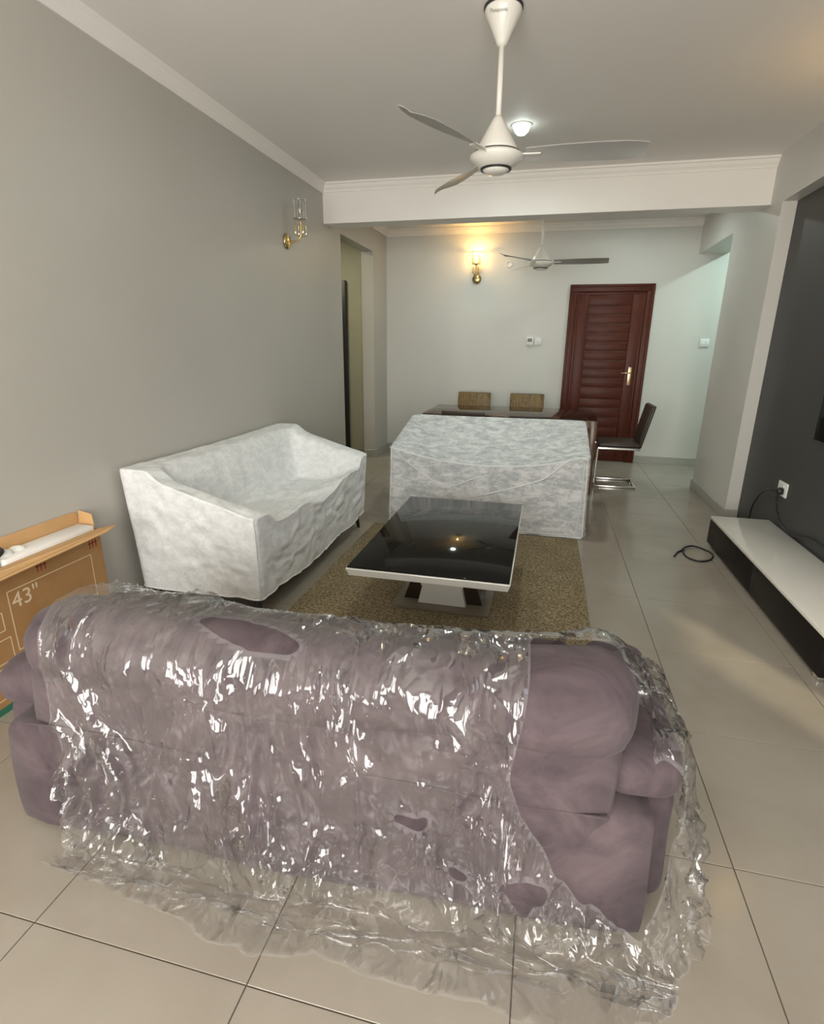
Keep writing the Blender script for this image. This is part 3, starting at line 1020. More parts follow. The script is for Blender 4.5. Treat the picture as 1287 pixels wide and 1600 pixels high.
# ------------------------------------------------------------------ loveseats under dust covers
def loveseat(loc, rz, W, D, hb, ha, label, taper=0.04):
    s = empty('loveseat', loc, rz, label, 'sofa')
    m = M['loveseat_fabric']
    boxo('base', -W / 2 + 0.02, W / 2 - 0.02, -D / 2 + 0.01, D / 2 - 0.01, 0.16, 0.28, m, s, 0.015)
    for sx in (-1, 1):
        x0, x1 = sorted((sx * 0.005, sx * (W / 2 - 0.10)))
        boxo('seat_cushion', x0, x1, -D / 2 + 0.04, D / 2 - 0.12, 0.28, 0.40, m, s, 0.04, 3)
        bm = bmesh.new()
        x0, x1 = sorted((sx * (W / 2 - 0.10), sx * (W / 2 - 0.01)))
        box(bm, x0, x1, -D / 2 + 0.03, D / 2 - 0.03, 0.18, ha, 0.03, 3)
        for v in bm.verts:
            if v.co.z > 0.4: v.co.z += (hb - ha - 0.01) * (v.co.y + D / 2 - 0.03) / (D - 0.06)
        obj('arm', bm, m, s, auto=True)
    boxo('backrest', -W / 2 + 0.10, W / 2 - 0.10, D / 2 - 0.12, D / 2 - 0.02, 0.2, hb - 0.02, m, s, 0.04, 3)
    for sx in (-1, 1):
        for sy in (-1, 1):
            bm = bmesh.new()
            lathe(bm, [(0.012, 0), (0.024, 0.165)], 12)
            for v in bm.verts:
                v.co.x += sx * (W / 2 - 0.05 + 0.02 * (1 - v.co.z / 0.165)); v.co.y += sy * (D / 2 - 0.03 + 0.02 * (1 - v.co.z / 0.165))
            obj('leg', bm, M['black_trim'], s, smooth=True)
    return s


def rr_perimeter(W, D, r, n):
    """n points round a rounded rectangle, starting mid front (-y), anticlockwise"""
    pts = []
    a, b = W / 2 - r, D / 2 - r
    segs = [((0, -D / 2), (a, -D / 2)), None, ((W / 2, -b), (W / 2, b)), None, ((a, D / 2), (-a, D / 2)), None, ((-W / 2, b), (-W / 2, -b)), None, ((-a, -D / 2), (0, -D / 2))]
    cs = [(a, -b, -PI / 2), (a, b, 0), (-a, b, PI / 2), (-a, -b, PI)]
    dense = []
    ci = 0
    for sg in segs:
        if sg is None:
            cx, cy, a0 = cs[ci]; ci += 1
            for k in range(8):
                t_ = a0 + (k + 0.5) / 8 * PI / 2
                dense.append((cx + r * math.cos(t_), cy + r * math.sin(t_)))
        else:
            for k in range(60):
                dense.append((sg[0][0] + (sg[1][0] - sg[0][0]) * k / 60, sg[0][1] + (sg[1][1] - sg[0][1]) * k / 60))
    dense = np.array(dense)
    cl = np.vstack([dense, dense[:1]])
    s = np.concatenate([[0], np.cumsum(np.sqrt((np.diff(cl, axis=0) ** 2).sum(1)))])
    q = np.linspace(0, s[-1], n, endpoint=False)
    return np.stack([np.interp(q, s, cl[:, 0]), np.interp(q, s, cl[:, 1])], 1)


def cover(name, loc, rz, W, D, hfun, hem, flare, label, boxes, iters, slack, seed, nper=260, nsk=30, nin=22, seams=True, rad=0.04, g=0.0003, mat='nonwoven'):
    per = rr_perimeter(W, D, rad, nper)
    med = np.stack([np.clip(per[:, 0], -(W - D) / 2, (W - D) / 2), np.zeros(nper)], 1)
    rows = []
    top = np.array([hfun(x, y) for x, y in per])
    r = np.random.default_rng(seed)
    for k in range(nsk):
        f = k / nsk
        z = hem(per[:, 0], per[:, 1]) * (1 - f) + top * f
        sc = 1 + flare * (1 - f)
        xy = per * sc
        rows.append(np.column_stack([xy, z]))
    for k in range(nin + 1):
        f = (k / nin) * 0.999
        xy = per * (1 - f) + med * f
        rows.append(np.column_stack([xy, [hfun(x, y) for x, y in xy]]))
    R = len(rows)
    X = np.concatenate(rows)
    idx = np.arange(R * nper).reshape(R, nper)
    nxt = np.roll(idx, -1, 1)
    E = np.concatenate([np.stack([idx.ravel(), nxt.ravel()], 1), np.stack([idx[:-1].ravel(), idx[1:].ravel()], 1),
                        np.stack([idx[:-1].ravel(), nxt[1:].ravel()], 1), np.stack([nxt[:-1].ravel(), idx[1:].ravel()], 1)])
    L0 = np.sqrt(((X[E[:, 0]] - X[E[:, 1]]) ** 2).sum(1)) * slack
    nz = smooth_noise((R, nper), (14, 60), seed) * 0.004
    X[:, 2] += nz.ravel()
    X[:, 0] += smooth_noise((R, nper), (14, 60), seed + 1).ravel() * 0.003
    X[:, 1] += smooth_noise((R, nper), (14, 60), seed + 2).ravel() * 0.003
    if iters:
        X = solve(X, E, L0, iters, lambda Q: push_boxes(Q, boxes, 0.006, 0.005), g=g, passes=3)
    Fc = [(idx[k, c], nxt[k, c], nxt[k + 1, c], idx[k + 1, c]) for k in range(R - 1) for c in range(nper)]
    root = empty(name, loc, rz, label, 'dust cover')
    o = pyobj('fabric', X, Fc, M[mat], root)
    bm = bmesh.new(); bm.from_mesh(o.data)
    bmesh.ops.remove_doubles(bm, verts=bm.verts[-2 * nper:], dist=0.012)
    bmesh.ops.holes_fill(bm, edges=[e for e in bm.edges if e.is_boundary and e.verts[0].co.z > 0.3], sides=0)
    for f in bm.faces: f.smooth = True
    bm.to_mesh(o.data); bm.free()
    md = o.modifiers.new('sub', 'SUBSURF'); md.levels = md.render_levels = 1
    if seams:
        Xr = X.reshape(R, nper, 3)

        def seam(pts, w=0.004):
            bm = bmesh.new()
            tube(bm, [tuple(p) for p in pts], w, 6)
            obj('seam', bm, M['nonwoven_seam'], root, smooth=True)
        bm = bmesh.new()
        tube(bm, [tuple(p) for p in Xr[0]], 0.004, 6, True)
        obj('hem', bm, M['nonwoven_seam'], root, smooth=True)
        for cx, cy in ((W / 2 - rad * 0.3, -D / 2 + rad * 0.3), (-W / 2 + rad * 0.3, -D / 2 + rad * 0.3)):
            k = int(np.argmin((per[:, 0] - cx) ** 2 + (per[:, 1] - cy) ** 2))
            seam(Xr[:nsk + 1, k])
        return root, Xr, seam
    return root


# sofa against the left wall
WA, DA = 1.78, 0.76
LA = (-1.705, 3.165, 0)
loveseat(LA, PI / 2, WA - 0.10, DA - 0.10, 0.74, 0.50, 'loveseat under a white dust cover against the left wall, black tapered legs showing')


def hA(x, y):
    e = (y + DA / 2) / DA                      # 0 front, 1 back
    arm = 0.625 + (0.838 - 0.625) * min(1, max(0, e * 1.04))
    wa = 1 / (1 + math.exp(-(abs(x) - (WA / 2 - 0.17)) / 0.018))
    wb = 1 / (1 + math.exp(-(y - (DA / 2 - 0.20)) / 0.018))
    seat = 0.45 + 0.07 * max(0, 1 - e / 0.35) + 0.02 * math.sin(x * 9 + y * 5)
    sag = 0.10 * (2 * x / WA) ** 2 * max(0, 1 - e / 0.5)
    top = 0.838 - 0.012 * (1 - (2 * x / WA) ** 2)
    h = seat + sag
    h = h * (1 - wa) + max(h, arm) * wa
    return h * (1 - wb) + top * wb


def hemA(x, y):
    return 0.175 + 0.012 * np.sin(x * 7) - 0.03 * (y < -DA / 2 + 0.02) * (1 - (2 * x / WA) ** 2)


bxA = [((0, 0, 0.32), (WA / 2 - 0.06, DA / 2 - 0.06, 0.10), 0.02), ((0, DA / 2 - 0.12, 0.50), (WA / 2 - 0.06, 0.06, 0.26), 0.04),
       ((WA / 2 - 0.10, 0, 0.36), (0.05, DA / 2 - 0.06, 0.20), 0.03), ((-WA / 2 + 0.10, 0, 0.36), (0.05, DA / 2 - 0.06, 0.20), 0.03)]
cover('sofa_cover', LA, PI / 2, WA, DA, hA, hemA, -0.045, 'white non-woven dust cover over the sofa along the left wall', bxA, 34, 1.022, 3, g=0.00012)

# sofa facing the camera in front of the dining table
WB, DB = 1.56, 0.84
LB = (-0.40, 4.575, 0)
loveseat(LB, 0, WB - 0.08, DB - 0.08, 0.74, 0.50, 'loveseat fully hidden under a white dust cover in front of the dining table')


def hB(x, y):
    e = (y + DB / 2) / DB
    u = abs(2 * x / WB)
    front = 0.655 - 0.10 * (1 - min(1, (u / 0.92)) ** 2.2)
    h = front + (0.835 - front) * e ** 1.0
    h -= 0.03 * math.sin(PI * e) * (1 - u ** 4)
    return h


def hemB(x, y):
    return 0.012 + 0.0 * x


covB, XB, seamB = cover('sofa_cover', LB, 0, WB, DB, hB, hemB, 0.015, 'white non-woven dust cover stretched over the sofa facing the camera before the dining table', [((0, 0, 0.3), (WB / 2 - 0.03, DB / 2 - 0.03, 0.12), 0.02)], 40, 1.004, 8, rad=0.05, g=0.00008, mat='nonwoven_thin')
nskB = 30
ft = XB[nskB]
fr_ = ft[ft[:, 1] < -DB / 2 + 0.03]
fr_ = fr_[np.argsort(fr_[:, 0])]
seamB(fr_ + np.array([0, -0.004, 0.003]), 0.005)


def on_front(pts, w=0.003):
    q = spline([(x, -DB / 2 - 0.012, z) for x, z in pts], 8)
    seamB([np.array((p.x, p.y - 0.006 * (1 - p.z / 0.7), p.z)) for p in q], w)


on_front([(-0.745, 0.645), (-0.66, 0.56), (-0.52, 0.46), (-0.38, 0.375), (-0.25, 0.36), (-0.1, 0.42), (0.05, 0.47)], 0.0035)
on_front([(0.76, 0.62), (0.68, 0.635), (0.64, 0.625), (0.55, 0.55), (0.45, 0.46), (0.30, 0.40), (0.12, 0.34), (-0.05, 0.29)], 0.005)
on_front([(0.735, 0.60), (0.735, 0.30), (0.72, 0.10), (0.68, 0.035), (0.4, 0.025), (0.0, 0.03)], 0.0045)

# ------------------------------------------------------------------ lilac sofa in the foreground, seen from behind
SX = -0.59
SROT = 0.040
sf = empty('purple_sofa', (SX + 0.022, 1.035, 0), SROT, 'lilac-grey suede sofa seen from behind under clear plastic in the foreground', 'sofa')
bxC = []


def soft(name, c, h, r, parent=sf, amp=0.006, seg=5, cuts=10, m='suede', seed=0, taper=None, sag=0):
    """pillowy rounded box: centre c, half size h (sofa-local)"""
    n = max(6, int(max(h) * 2 / 0.05))
    bm = bmesh.new()
    bmesh.ops.create_cube(bm, size=2)
    bmesh.ops.subdivide_edges(bm, edges=bm.edges[:], cuts=14, use_grid_fill=True)
    hh = Vector(h)
    for v in bm.verts:
        p = Vector((v.co.x, v.co.y, v.co.z))
        # spread samples towards the corners, then round
        q = Vector([math.copysign(abs(a) ** 0.8, a) * b for a, b in zip(p, hh)])
        inner = Vector([max(-(b - r), min(b - r, a)) for a, b in zip(q, hh)])
        d = q - inner
        if d.length > 1e-6: q = inner + d.normalized() * r
        bul = 1 - 0.5 * (p.x ** 2 + p.z ** 2)
        q += Vector((0, math.copysign(1, p.y) if abs(p.y) > 0.99 else 0, 0)) * 0.02 * bul
        w = Vector((q.x * 5 + seed * 3.1, q.y * 6, q.z * 7 + seed))
        q += amp * Vector((math.sin(w.z * 1.3 + w.x), math.sin(w.x * 1.7 + w.z * 0.8), math.sin(w.x * 1.1 - w.y)))
        if sag: q.z -= sag * (1 - p.x * p.x) * (0.5 + 0.5 * p.z)
        if taper: q.x *= 1 - taper * (0.5 - 0.5 * p.z)
        v.co = q + Vector(c)
    o = obj(name, bm, M[m], parent, smooth=True)
    bxC.append(((c[0] + SX, c[1] + 1.04, c[2]), (h[0] + 0.012, h[1] + 0.026, h[2] + 0.012), r + 0.012))
    return o


# local y: 0 = rear face, + towards the seat
soft('back_base', (0.012, 0.115, 0.195), (0.895, 0.11, 0.185), 0.035, amp=0.005, seed=1)
soft('back_panel', (0.02, 0.10, 0.38), (0.785, 0.095, 0.225), 0.05, amp=0.006, seed=2)
soft('top_roll', (0.035, 0.12, 0.614), (0.815, 0.125, 0.125), 0.11, amp=0.008, seed=3, sag=0.03)
for sx in (-1, 1):
    soft('arm_pad', (sx * 0.875, 0.36, 0.44), (0.105, 0.27, 0.075), 0.06, amp=0.006, seed=4 + sx)
    soft('arm', (sx * 0.885, 0.38, 0.215), (0.095, 0.27, 0.17), 0.05, amp=0.006, seed=7 + sx)
soft('seat_base', (0.0, 0.47, 0.18), (0.79, 0.32, 0.12), 0.04, seed=9)
for k in range(3):
    soft('seat_cushion', ((k - 1) * 0.52, 0.48, 0.345), (0.258, 0.30, 0.065), 0.05, seed=10 + k)
bm = bmesh.new()
tube(bm, [(x, -0.012 + 0.004 * math.sin(x * 9), 0.40 + 0.006 * math.sin(x * 6)) for x in np.linspace(-0.79, 0.79, 40)], 0.004, 6)
obj('welt_seam', bm, M['suede'], sf, smooth=True)
for x in (-0.74, 0.14, 0.80):
    boxo('foot', x - 0.035, x + 0.035, 0.05, 0.11, 0, 0.05, M['dark_foot'], sf, 0.006)
for x in (-0.74, 0.74):
    boxo('foot', x - 0.035, x + 0.035, 0.70, 0.76, 0, 0.06, M['dark_foot'], sf, 0.006)

# ---- clear film draped over it (solved in the sofa's unrotated frame, then turned with it)
NS, NT_ = 180, 140
prof = np.array([(1.80, 0.44), (1.60, 0.45), (1.38, 0.47), (1.34, 0.54), (1.33, 0.66), (1.27, 0.745), (1.16, 0.775), (1.05, 0.745), (0.985, 0.66), (0.975, 0.55), (0.975, 0.46), (0.955, 0.28), (0.925, 0.12), (0.89, 0.03), (0.84, 0.012), (0.55, 0.012)])
sl = np.concatenate([[0], np.cumsum(np.sqrt((np.diff(prof, axis=0) ** 2).sum(1)))])
tq = np.linspace(0, sl[-1], NT_)
py = np.interp(tq, sl, prof[:, 0]); pz = np.interp(tq, sl, prof[:, 1])
sx_ = np.linspace(-1.37, 0.52, NS)
Xg = np.zeros((NS, NT_, 3))
Xg[:, :, 0] = sx_[:, None]
Xg[:, :, 1] = py[None]
Xg[:, :, 2] = pz[None]
SS, TT = np.meshgrid(sx_, tq, indexing='ij')
Zp = np.broadcast_to(pz, (NS, NT_))
rear = TT > sl[6]
hem_x = [-1.4, -1.25, -1.1, -0.95, -0.8, -0.62, -0.45, -0.2, -0.05, 0.1, 0.3, 0.42, 0.62]
hem_l = [-0.16, -0.14, -0.14, -0.08, -0.02, 0.02, -0.02, 0.0, 0.0, 0.03, 0.02, 0.0, 0.0]
mask = np.ones((NS, NT_), bool)
wob = smooth_noise((NS, NT_), (24, 16), 21) * 0.014
mask &= TT < (sl[14] + np.interp(sx_, hem_x, hem_l))[:, None] + wob * 1.5
mask &= SS > np.interp(pz, [0, 0.3, 0.55, 0.65, 0.85], [-1.36, -1.32, -1.27, -1.26, -1.30])[None] + wob
fst = np.interp(sx_, [-1.4, -0.9, -0.5, 0, 0.3, 0.62], [0.30, 0.15, 0.10, 0.25, 0.25, 0.30])
mask &= TT > fst[:, None] + wob * 2
X0 = Xg.reshape(-1, 3)
idx = np.arange(NS * NT_).reshape(NS, NT_)
mf = mask.ravel()


def pairs(a, b):
    e = np.stack([a.ravel(), b.ravel()], 1)
    return e[mf[e[:, 0]] & mf[e[:, 1]]]


E1 = pairs(idx[:-1], idx[1:]); E2 = pairs(idx[:, :-1], idx[:, 1:])
E3 = pairs(idx[:-1, :-1], idx[1:, 1:]); E4 = pairs(idx[1:, :-1], idx[:-1, 1:])
hs = sx_[1] - sx_[0]; ht = tq[1] - tq[0]
scs, sct = 1.12, 1.005
PIN = ((-0.93, 0.36, 0.09, 0.5), (-0.52, 0.12, 0.10, 0.45), (-0.235, 0.27, 0.09, 0.45), (-1.15, 0.20, 0.10, 0.5), (-0.04, 0.50, 0.08, 0.5), (0.18, 0.10, 0.10, 0.5), (-0.78, 0.60, 0.08, 0.55), (-0.45, 0.70, 0.08, 0.55), (0.02, 0.16, 0.08, 0.5))
gat = np.ones((NS, NT_))
for (cx, cz, r_, k_) in PIN:
    d2 = ((SS - cx) ** 2 + (Zp - cz) ** 2) / r_ ** 2
    gat *= np.where(rear, 1 - (1 - k_) * np.exp(-d2 * 1.5), 1)
gf = gat.ravel()
E = np.concatenate([E1, E2, E3, E4])
dg = math.hypot(hs * scs, ht * sct)
L0 = np.concatenate([np.full(len(E1), hs * scs), np.full(len(E2), ht * sct), np.full(len(E3), dg), np.full(len(E4), dg)])
L0 = L0 * 0.5 * (gf[E[:, 0]] + gf[E[:, 1]]) * (1 + 0.02 * rng.standard_normal(len(L0)))
B1 = pairs(idx[:-2], idx[2:]); B2 = pairs(idx[:, :-2], idx[:, 2:])
Bn = np.concatenate([B1, B2])
BL = np.concatenate([np.full(len(B1), 2 * hs * scs * 0.97), np.full(len(B2), 2 * ht * sct * 0.97)])
X1 = X0.copy()
X1[:, 1] -= (np.abs(smooth_noise((NS, NT_), (70, 20), 31)) * 0.016).ravel() * rear.ravel()
X1[:, 2] += (np.abs(smooth_noise((NS, NT_), (60, 26), 32)) * 0.012).ravel()
X1[:, 0] += (smooth_noise((NS, NT_), (50, 30), 33) * 0.006).ravel()
Xf = solve(X1, E, L0, 110, lambda Q: push_boxes(Q, bxC, 0.005, 0.007), g=0.0008, passes=4, stiff_c=0.9, damp=0.88, B=Bn, BL=BL, bk=0.15, fric=0.6)


# refine the grid, then crease it: sharp ridges running down the sheet and out from the gathers
def up2(A):
    n, m = A.shape[:2]
    R_ = np.zeros((2 * n - 1, m) + A.shape[2:]); R_[::2] = A; R_[1::2] = 0.5 * (A[:-1] + A[1:])
    Q_ = np.zeros((2 * n - 1, 2 * m - 1) + A.shape[2:]); Q_[:, ::2] = R_; Q_[:, 1::2] = 0.5 * (R_[:, :-1] + R_[:, 1:])
    return Q_


G = up2(Xf.reshape(NS, NT_, 3))
for _ in range(14):
    W_ = (np.clip((0.10 - G[1:-1, 1:-1, 2]) / 0.08, 0, 1) * 0.6)[:, :, None]
    G[1:-1, 1:-1] += W_ * (0.25 * (G[2:, 1:-1] + G[:-2, 1:-1] + G[1:-1, 2:] + G[1:-1, :-2]) - G[1:-1, 1:-1])
MK = up2(mask.astype(float)) > 0.99
S2, T2 = up2(SS), up2(TT)
Z2 = G[:, :, 2]
du = np.gradient(G, axis=0); dv = np.gradient(G, axis=1)
nm = np.cross(du, dv)
nm /= np.linalg.norm(nm, axis=2, keepdims=True) + 1e-9
ctr = np.array([SX, 1.20, 0.35])
flip = ((G - ctr) * np.array([0, 1, 1]) * nm).sum(2) < 0
nm[flip] *= -1
shp = G.shape[:2]
wu = smooth_noise(shp, (12, 9), 41) * 0.9
wv = smooth_noise(shp, (12, 9), 42) * 0.9


def ridged(fu, fv, seed, p=3.0):
    """ridged value noise on warped sheet coordinates"""
    r = np.random.default_rng(seed)
    g_ = r.standard_normal((256, 256))
    U = (S2 + 2) * fu + wu * 2.0; V = (T2 + 1) * fv + wv * 2.0
    iu = np.floor(U).astype(int); iv = np.floor(V).astype(int)
    a = U - iu; b = V - iv
    a = a * a * (3 - 2 * a); b = b * b * (3 - 2 * b)
    f = lambda x, y: g_[x % 256, y % 256]
    n = (f(iu, iv) * (1 - a) + f(iu + 1, iv) * a) * (1 - b) + (f(iu, iv + 1) * (1 - a) + f(iu + 1, iv + 1) * a) * b
    return np.maximum(0, 1 - np.abs(n) * 1.6) ** p


lvl = 0.45 + 0.55 * np.clip(smooth_noise(shp, (9, 7), 44) + 0.5, 0, 1.4)
disp = 0.016 * ridged(7, 2.6, 51, 4.0) + 0.009 * ridged(20, 5, 52) + 0.006 * ridged(14, 14, 53) + 0.006 * ridged(45, 16, 54)
# hanging folds, deepest down the left flank and below the gathers
fold = ridged(6.0, 0.9, 57, 2.0) * np.clip((0.66 - Z2) / 0.35, 0, 1) * np.clip(Z2 / 0.08, 0, 1)
disp *= lvl
disp += fold * np.interp(S2, [-1.37, -1.2, -1.0, -0.6, 0.0, 0.5], [0.05, 0.05, 0.035, 0.02, 0.024, 0.03]) * (G[:, :, 1] < 1.12)
for (cx, cz, r_, k_) in PIN:
    dx, dz = G[:, :, 0] - cx, Z2 - cz
    d = np.sqrt(dx * dx + dz * dz)
    an = np.arctan2(dz, dx)
    rr = np.maximum(0, np.cos(an * 11 + cx * 40 + 2 * np.sin(an * 3))) ** 3
    disp += np.where(G[:, :, 1] < 1.12, 0.016 * rr * np.exp(-(d / 0.13) ** 2) * np.clip(d / 0.02, 0, 1), 0)
nearfloor = np.clip(Z2 / 0.05, 0.3, 1) * (1 - 0.5 * np.clip((Z2 - 0.68) / 0.06, 0, 1))
G = G + nm * (disp * nearfloor)[:, :, None]
G[:, :, 2] = np.maximum(G[:, :, 2], 0.004)
G[:, :, 2] -= 0.03 * np.clip((G[:, :, 2] - 0.50) / 0.24, 0, 1) * np.clip(1 - ((G[:, :, 0] - SX - 0.035) / 0.815) ** 2, 0, 1)
hump = np.zeros(shp)
for (hx0, hy0, hz0, rx0, ry0) in ((-0.98, 1.42, 0.14, 0.13, 0.10), (-0.16, 1.40, 0.03, 0.06, 0.08), (0.19, 1.34, 0.05, 0.12, 0.08), (-1.20, 1.34, 0.03, 0.08, 0.08)):
    hump += hz0 * np.exp(-((G[:, :, 0] - hx0) / rx0) ** 2 - ((G[:, :, 1] - hy0) / ry0) ** 2)
G[:, :, 2] += hump * (1 + 0.3 * ridged(16, 10, 61))
# tears: cut where the bare suede shows
rearG = (G[:, :, 1] < 1.10)
Z2 = G[:, :, 2]; X2 = G[:, :, 0]
wob2 = up2(wob) * 0.7
eL = np.interp(Z2, [0.0, 0.10, 0.18, 0.27, 0.38, 0.50, 0.70, 0.80], [0.50, 0.30, 0.20, 0.10, 0.02, -0.02, 0.00, 0.03])
eR = np.interp(Z2, [0.0, 0.10, 0.18, 0.27, 0.38, 0.55, 0.70, 0.80], [0.20, 0.30, 0.33, 0.35, 0.36, 0.36, 0.26, 0.14])
MK &= ~(rearG & (X2 > eL + wob2) & (X2 < eR + wob2))
MK &= ~((G[:, :, 1] < 1.19) & (Z2 > 0.70) & (X2 > 0.0 + wob2) & (X2 < 0.2 + wob2))
for tri in (((-0.31, 0.335), (-0.20, 0.352), (-0.235, 0.305)), ((-0.04, 0.205), (0.085, 0.215), (0.02, 0.115)), ((-0.185, 0.235), (-0.085, 0.175), (-0.135, 0.18)), ((-0.912, 0.335), (-0.888, 0.34), (-0.90, 0.312)), ((-0.375, 0.055), (-0.30, 0.065), (-0.335, 0.030)), ((-1.26, 0.085), (-1.17, 0.075), (-1.21, 0.04))):
    sg = None
    ins = np.ones(shp, bool)
    area2 = (tri[1][0] - tri[0][0]) * (tri[2][1] - tri[0][1]) - (tri[1][1] - tri[0][1]) * (tri[2][0] - tri[0][0])
    for k in range(3):
        (ax_, az_), (bx2, bz2) = tri[k], tri[(k + 1) % 3]
        ins &= ((bx2 - ax_) * (Z2 - az_) - (bz2 - az_) * (X2 - ax_)) * np.sign(area2) > -0.0006 * np.clip(wob2 * 60, -1, 1)
    MK &= ~(rearG & ins)
# slit along the top: the bare roll shows
xs = (X2 + 0.70) / 0.16
MK &= ~((np.abs(xs) < 1) & (Z2 > 0.6) & (np.abs(G[:, :, 1] - (1.10 - 0.03 * xs)) < 0.034 * np.clip(1 - xs * xs, 0, 1)))
hy = np.interp(X2, [-1.45, -1.39, -0.99, -0.62, -0.435, -0.2, 0.08, 0.318, 0.407, 0.48, 0.52], [1.03, 1.0, 0.91, 0.85, 0.88, 0.865, 0.82, 0.90, 1.02, 1.14, 1.6])
MK &= ~((Z2 < 0.05) & (G[:, :, 1] < hy + wob2 * 1.5 - 0.03))
Xw = G.reshape(-1, 3)
xr, yr = Xw[:, 0] - SX, Xw[:, 1] - 1.04
Xw = np.column_stack([SX + 0.022 + xr * math.cos(SROT) - yr * math.sin(SROT), 1.035 + xr * math.sin(SROT) + yr * math.cos(SROT), Xw[:, 2]])
id2 = np.arange(shp[0] * shp[1]).reshape(shp)
fm_ = MK[:-1, :-1] & MK[1:, :-1] & MK[1:, 1:] & MK[:-1, 1:]
ii, jj = np.nonzero(fm_)
quads = np.stack([id2[ii, jj], id2[ii + 1, jj], id2[ii + 1, jj + 1], id2[ii, jj + 1]], 1)
used = np.unique(quads)
remap = np.full(id2.size, -1); remap[used] = np.arange(len(used))
FV, FQ = Xw[used], remap[quads]
# relax the torn edges so that they run smoothly
ed = np.concatenate([FQ[:, [0, 1]], FQ[:, [1, 2]], FQ[:, [2, 3]], FQ[:, [3, 0]]])
key = np.sort(ed, 1)
u_, inv, cnt = np.unique(key, axis=0, return_inverse=True, return_counts=True)
be = u_[cnt == 1]
nb_ = np.bincount(be.ravel(), minlength=len(FV)).astype(float)
on = nb_ >= 2
for _ in range(8):
    acc = np.zeros_like(FV)
    for a in range(3):
        acc[:, a] = np.bincount(be[:, 0], FV[be[:, 1], a], len(FV)) + np.bincount(be[:, 1], FV[be[:, 0], a], len(FV))
    FV[on] += 0.6 * (acc[on] / nb_[on][:, None] - FV[on])
fo = pyobj('plastic_sheet', FV, FQ, M['polythene'])
fo.data.materials.append(M['polythene_edge'])
isb = np.zeros(len(FV), bool); isb[be.ravel()] = True
fo.data.polygons.foreach_set('material_index', (isb[FQ].sum(1) >= 2).astype(np.int32))
tag(fo, 'clear crumpled plastic sheet draped over the lilac sofa and trailing on the floor', 'plastic sheet')

# ------------------------------------------------------------------ television carton by the left wall
bx_ = empty('cardboard_carton', (-2.05, 1.50, 0), 0, 'open brown cardboard television carton printed 43 inch against the left wall', 'carton')
y0, y1, hx, H_ = -0.56, 0.512, 0.058, 0.585
th = 0.005
for nm, a in (('front_panel', (hx - th, hx, y0, y1, 0, H_)), ('back_panel', (-hx, -hx + th, y0, y1, 0, H_)), ('end_panel', (-hx + th, hx - th, y1 - th, y1, 0, H_)), ('end_panel', (-hx + th, hx - th, y0, y0 + th, 0, H_)), ('bottom_panel', (-hx + th, hx - th, y0 + th, y1 - th, 0.0, th))):
    boxo(nm, *a, M['cardboard'], bx_)


def flap(name, pts, t_=0.004, m='card_inside'):
    bm = bmesh.new()
    P = [Vector(p) for p in pts]
    n = (P[1] - P[0]).cross(P[-1] - P[0]).normalized() * t_
    a = [bm.verts.new(p) for p in P]; b = [bm.verts.new(p + n) for p in P]
    bm.faces.new(a); bm.faces.new(b[::-1])
    for i in range(len(P)):
        bm.faces.new((a[i], b[i], b[(i + 1) % len(P)], a[(i + 1) % len(P)]))
    bmesh.ops.recalc_face_normals(bm, faces=bm.faces[:])
    return obj(name, bm, M[m], bx_)


flap('front_flap', [(hx, y0, H_), (hx, y1, H_), (hx + 0.085, y1 + 0.02, H_ + 0.02), (hx + 0.095, y1 - 0.05, H_ + 0.01), (hx + 0.095, y0, H_ - 0.02)])
flap('back_flap', [(-hx + 0.004, y0, H_), (-hx + 0.004, y1, H_), (-hx - 0.0, y1, H_ + 0.06), (-hx, y1 - 0.02, H_ + 0.075), (-hx, y0, H_ + 0.075)])
flap('end_flap', [(-hx, y1, H_), (hx - 0.02, y1, H_), (hx - 0.045, y1 + 0.02, H_ + 0.06), (-hx, y1 + 0.02, H_ + 0.075)])
cx = hx + 0.0004


def strip(name, pa, pb, w, m):
    """thin printed line on the front panel between (y, z) points"""
    bm = bmesh.new()
    a = Vector(pa); b = Vector(pb)
    d = (b - a).normalized(); n = Vector((-d.y, d.x)) * w / 2
    q = [a - n, b - n, b + n, a + n]
    f = [bm.verts.new((cx, p.x, p.y)) for p in q]
    g_ = [bm.verts.new((cx + 0.0003, p.x, p.y)) for p in q]
    bm.faces.new(f); bm.faces.new(g_[::-1])
    for i in range(4): bm.faces.new((f[i], g_[i], g_[(i + 1) % 4], f[(i + 1) % 4]))
    bmesh.ops.recalc_face_normals(bm, faces=bm.faces[:])
    return obj(name, bm, M[m], bx_)


def outline(ya, yb, za, zb):
    for p, q in (((ya, za), (yb, za)), ((yb, za), (yb, zb)), ((yb, zb), (ya, zb)), ((ya, zb), (ya, za))):
        strip('printed_line', p, q, 0.004, 'print_cream')


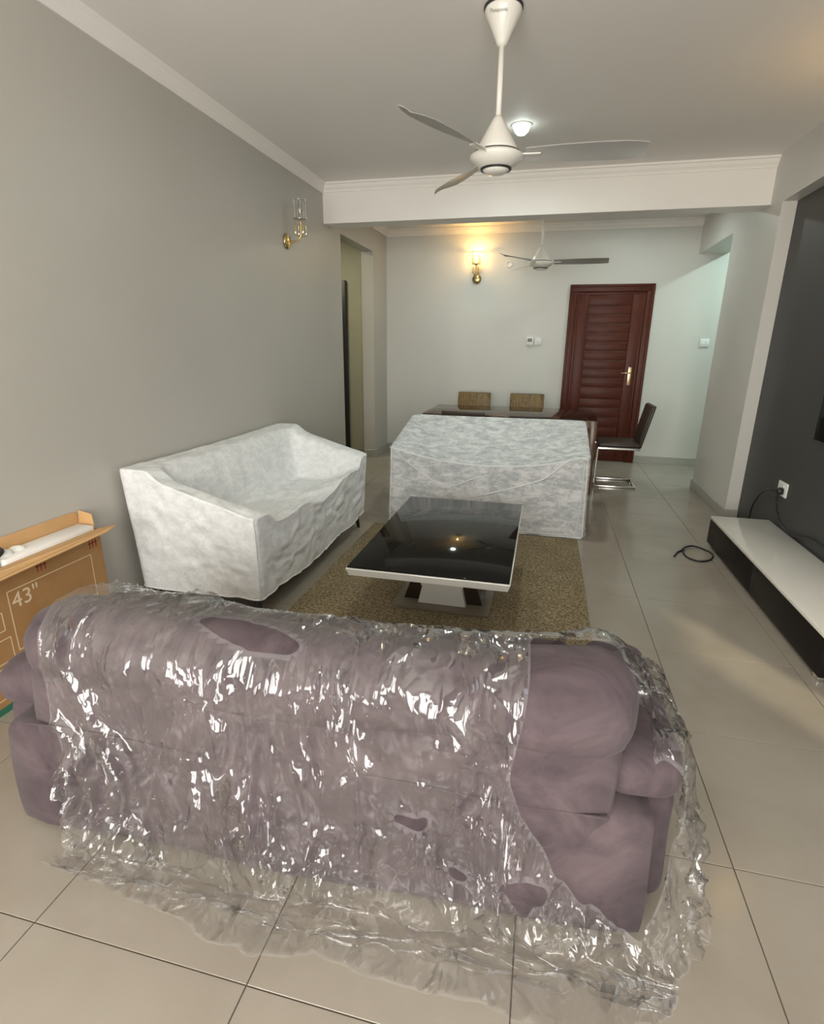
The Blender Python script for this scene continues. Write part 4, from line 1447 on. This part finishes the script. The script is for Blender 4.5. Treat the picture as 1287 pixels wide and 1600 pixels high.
outline(0.02, 0.44, 0.225, 0.48)
outline(-0.2, -0.018, 0.335, 0.41)
outline(-0.2, -0.004, 0.205, 0.30)
outline(-0.2, -0.01, 0.06, 0.185)
text_mesh('printed_size', '43"', 0.092, M['print_cream'], bx_, (cx, 0.032, 0.402), (PI / 2, 0, PI / 2), 'LEFT')
for yy in (0.185, 0.462):
    for k in range(3):
        strip('printed_mark', (yy - 0.018 + k * 0.018, 0.505), (yy - 0.018 + k * 0.018, 0.56), 0.006, 'print_red')
    strip('printed_mark', (yy - 0.025, 0.565), (yy + 0.025, 0.565), 0.006, 'print_red')
    strip('printed_mark', (yy - 0.025, 0.53), (yy + 0.025, 0.53), 0.006, 'print_red')
strip('printed_band', (y0, 0.015), (y1, 0.015), 0.03, 'print_green')
fm = empty('foam_packing', (-2.05, 1.50, 0.006), 0, 'white foam packing inside the open cardboard carton', 'packing')
boxo('foam_block', -0.049, 0.049, 0.05, 0.50, 0.3, 0.60, M['foam'], fm, 0.012)
boxo('foam_block', -0.049, 0.049, -0.54, -0.10, 0.3, 0.585, M['foam'], fm, 0.02)
boxo('foam_sheet', -0.03, 0.049, -0.09, 0.04, 0.3, 0.575, M['foam'], fm, 0.02, 3)
for k, (ly, lz, r_) in enumerate(((0.02, 0.585, 0.030), (0.085, 0.592, 0.034), (-0.06, 0.588, 0.036), (0.15, 0.590, 0.028), (-0.14, 0.590, 0.034), (-0.24, 0.588, 0.036))):
    bm = bmesh.new()
    bmesh.ops.create_icosphere(bm, subdivisions=3, radius=r_)
    for v in bm.verts:
        n_ = math.sin(v.co.x * 90 + k * 2) * math.sin(v.co.y * 70 + k) * math.sin(v.co.z * 80 + k * 3)
        v.co *= 1 + 0.16 * n_
        v.co.y *= 1.3
        v.co += Vector((0.005 * (-1) ** k, ly, lz))
    obj('foam_wad', bm, M['foam'], fm, smooth=True)
boxo('foam_base', -0.049, 0.049, -0.54, 0.50, 0.0, 0.3, M['foam'], fm)
bm = bmesh.new()
tube(bm, spline([(0.0, 0.075, 0.632), (0.03, 0.06, 0.628), (0.042, 0.02, 0.618), (0.035, -0.03, 0.622), (0.01, -0.06, 0.632)], 6), 0.008)
o = obj('packed_cable', bm, M['black_plastic'], None, (-2.05, 1.50, 0.006), smooth=True)
tag(o, 'short black cable lying on the foam inside the carton', 'cable')
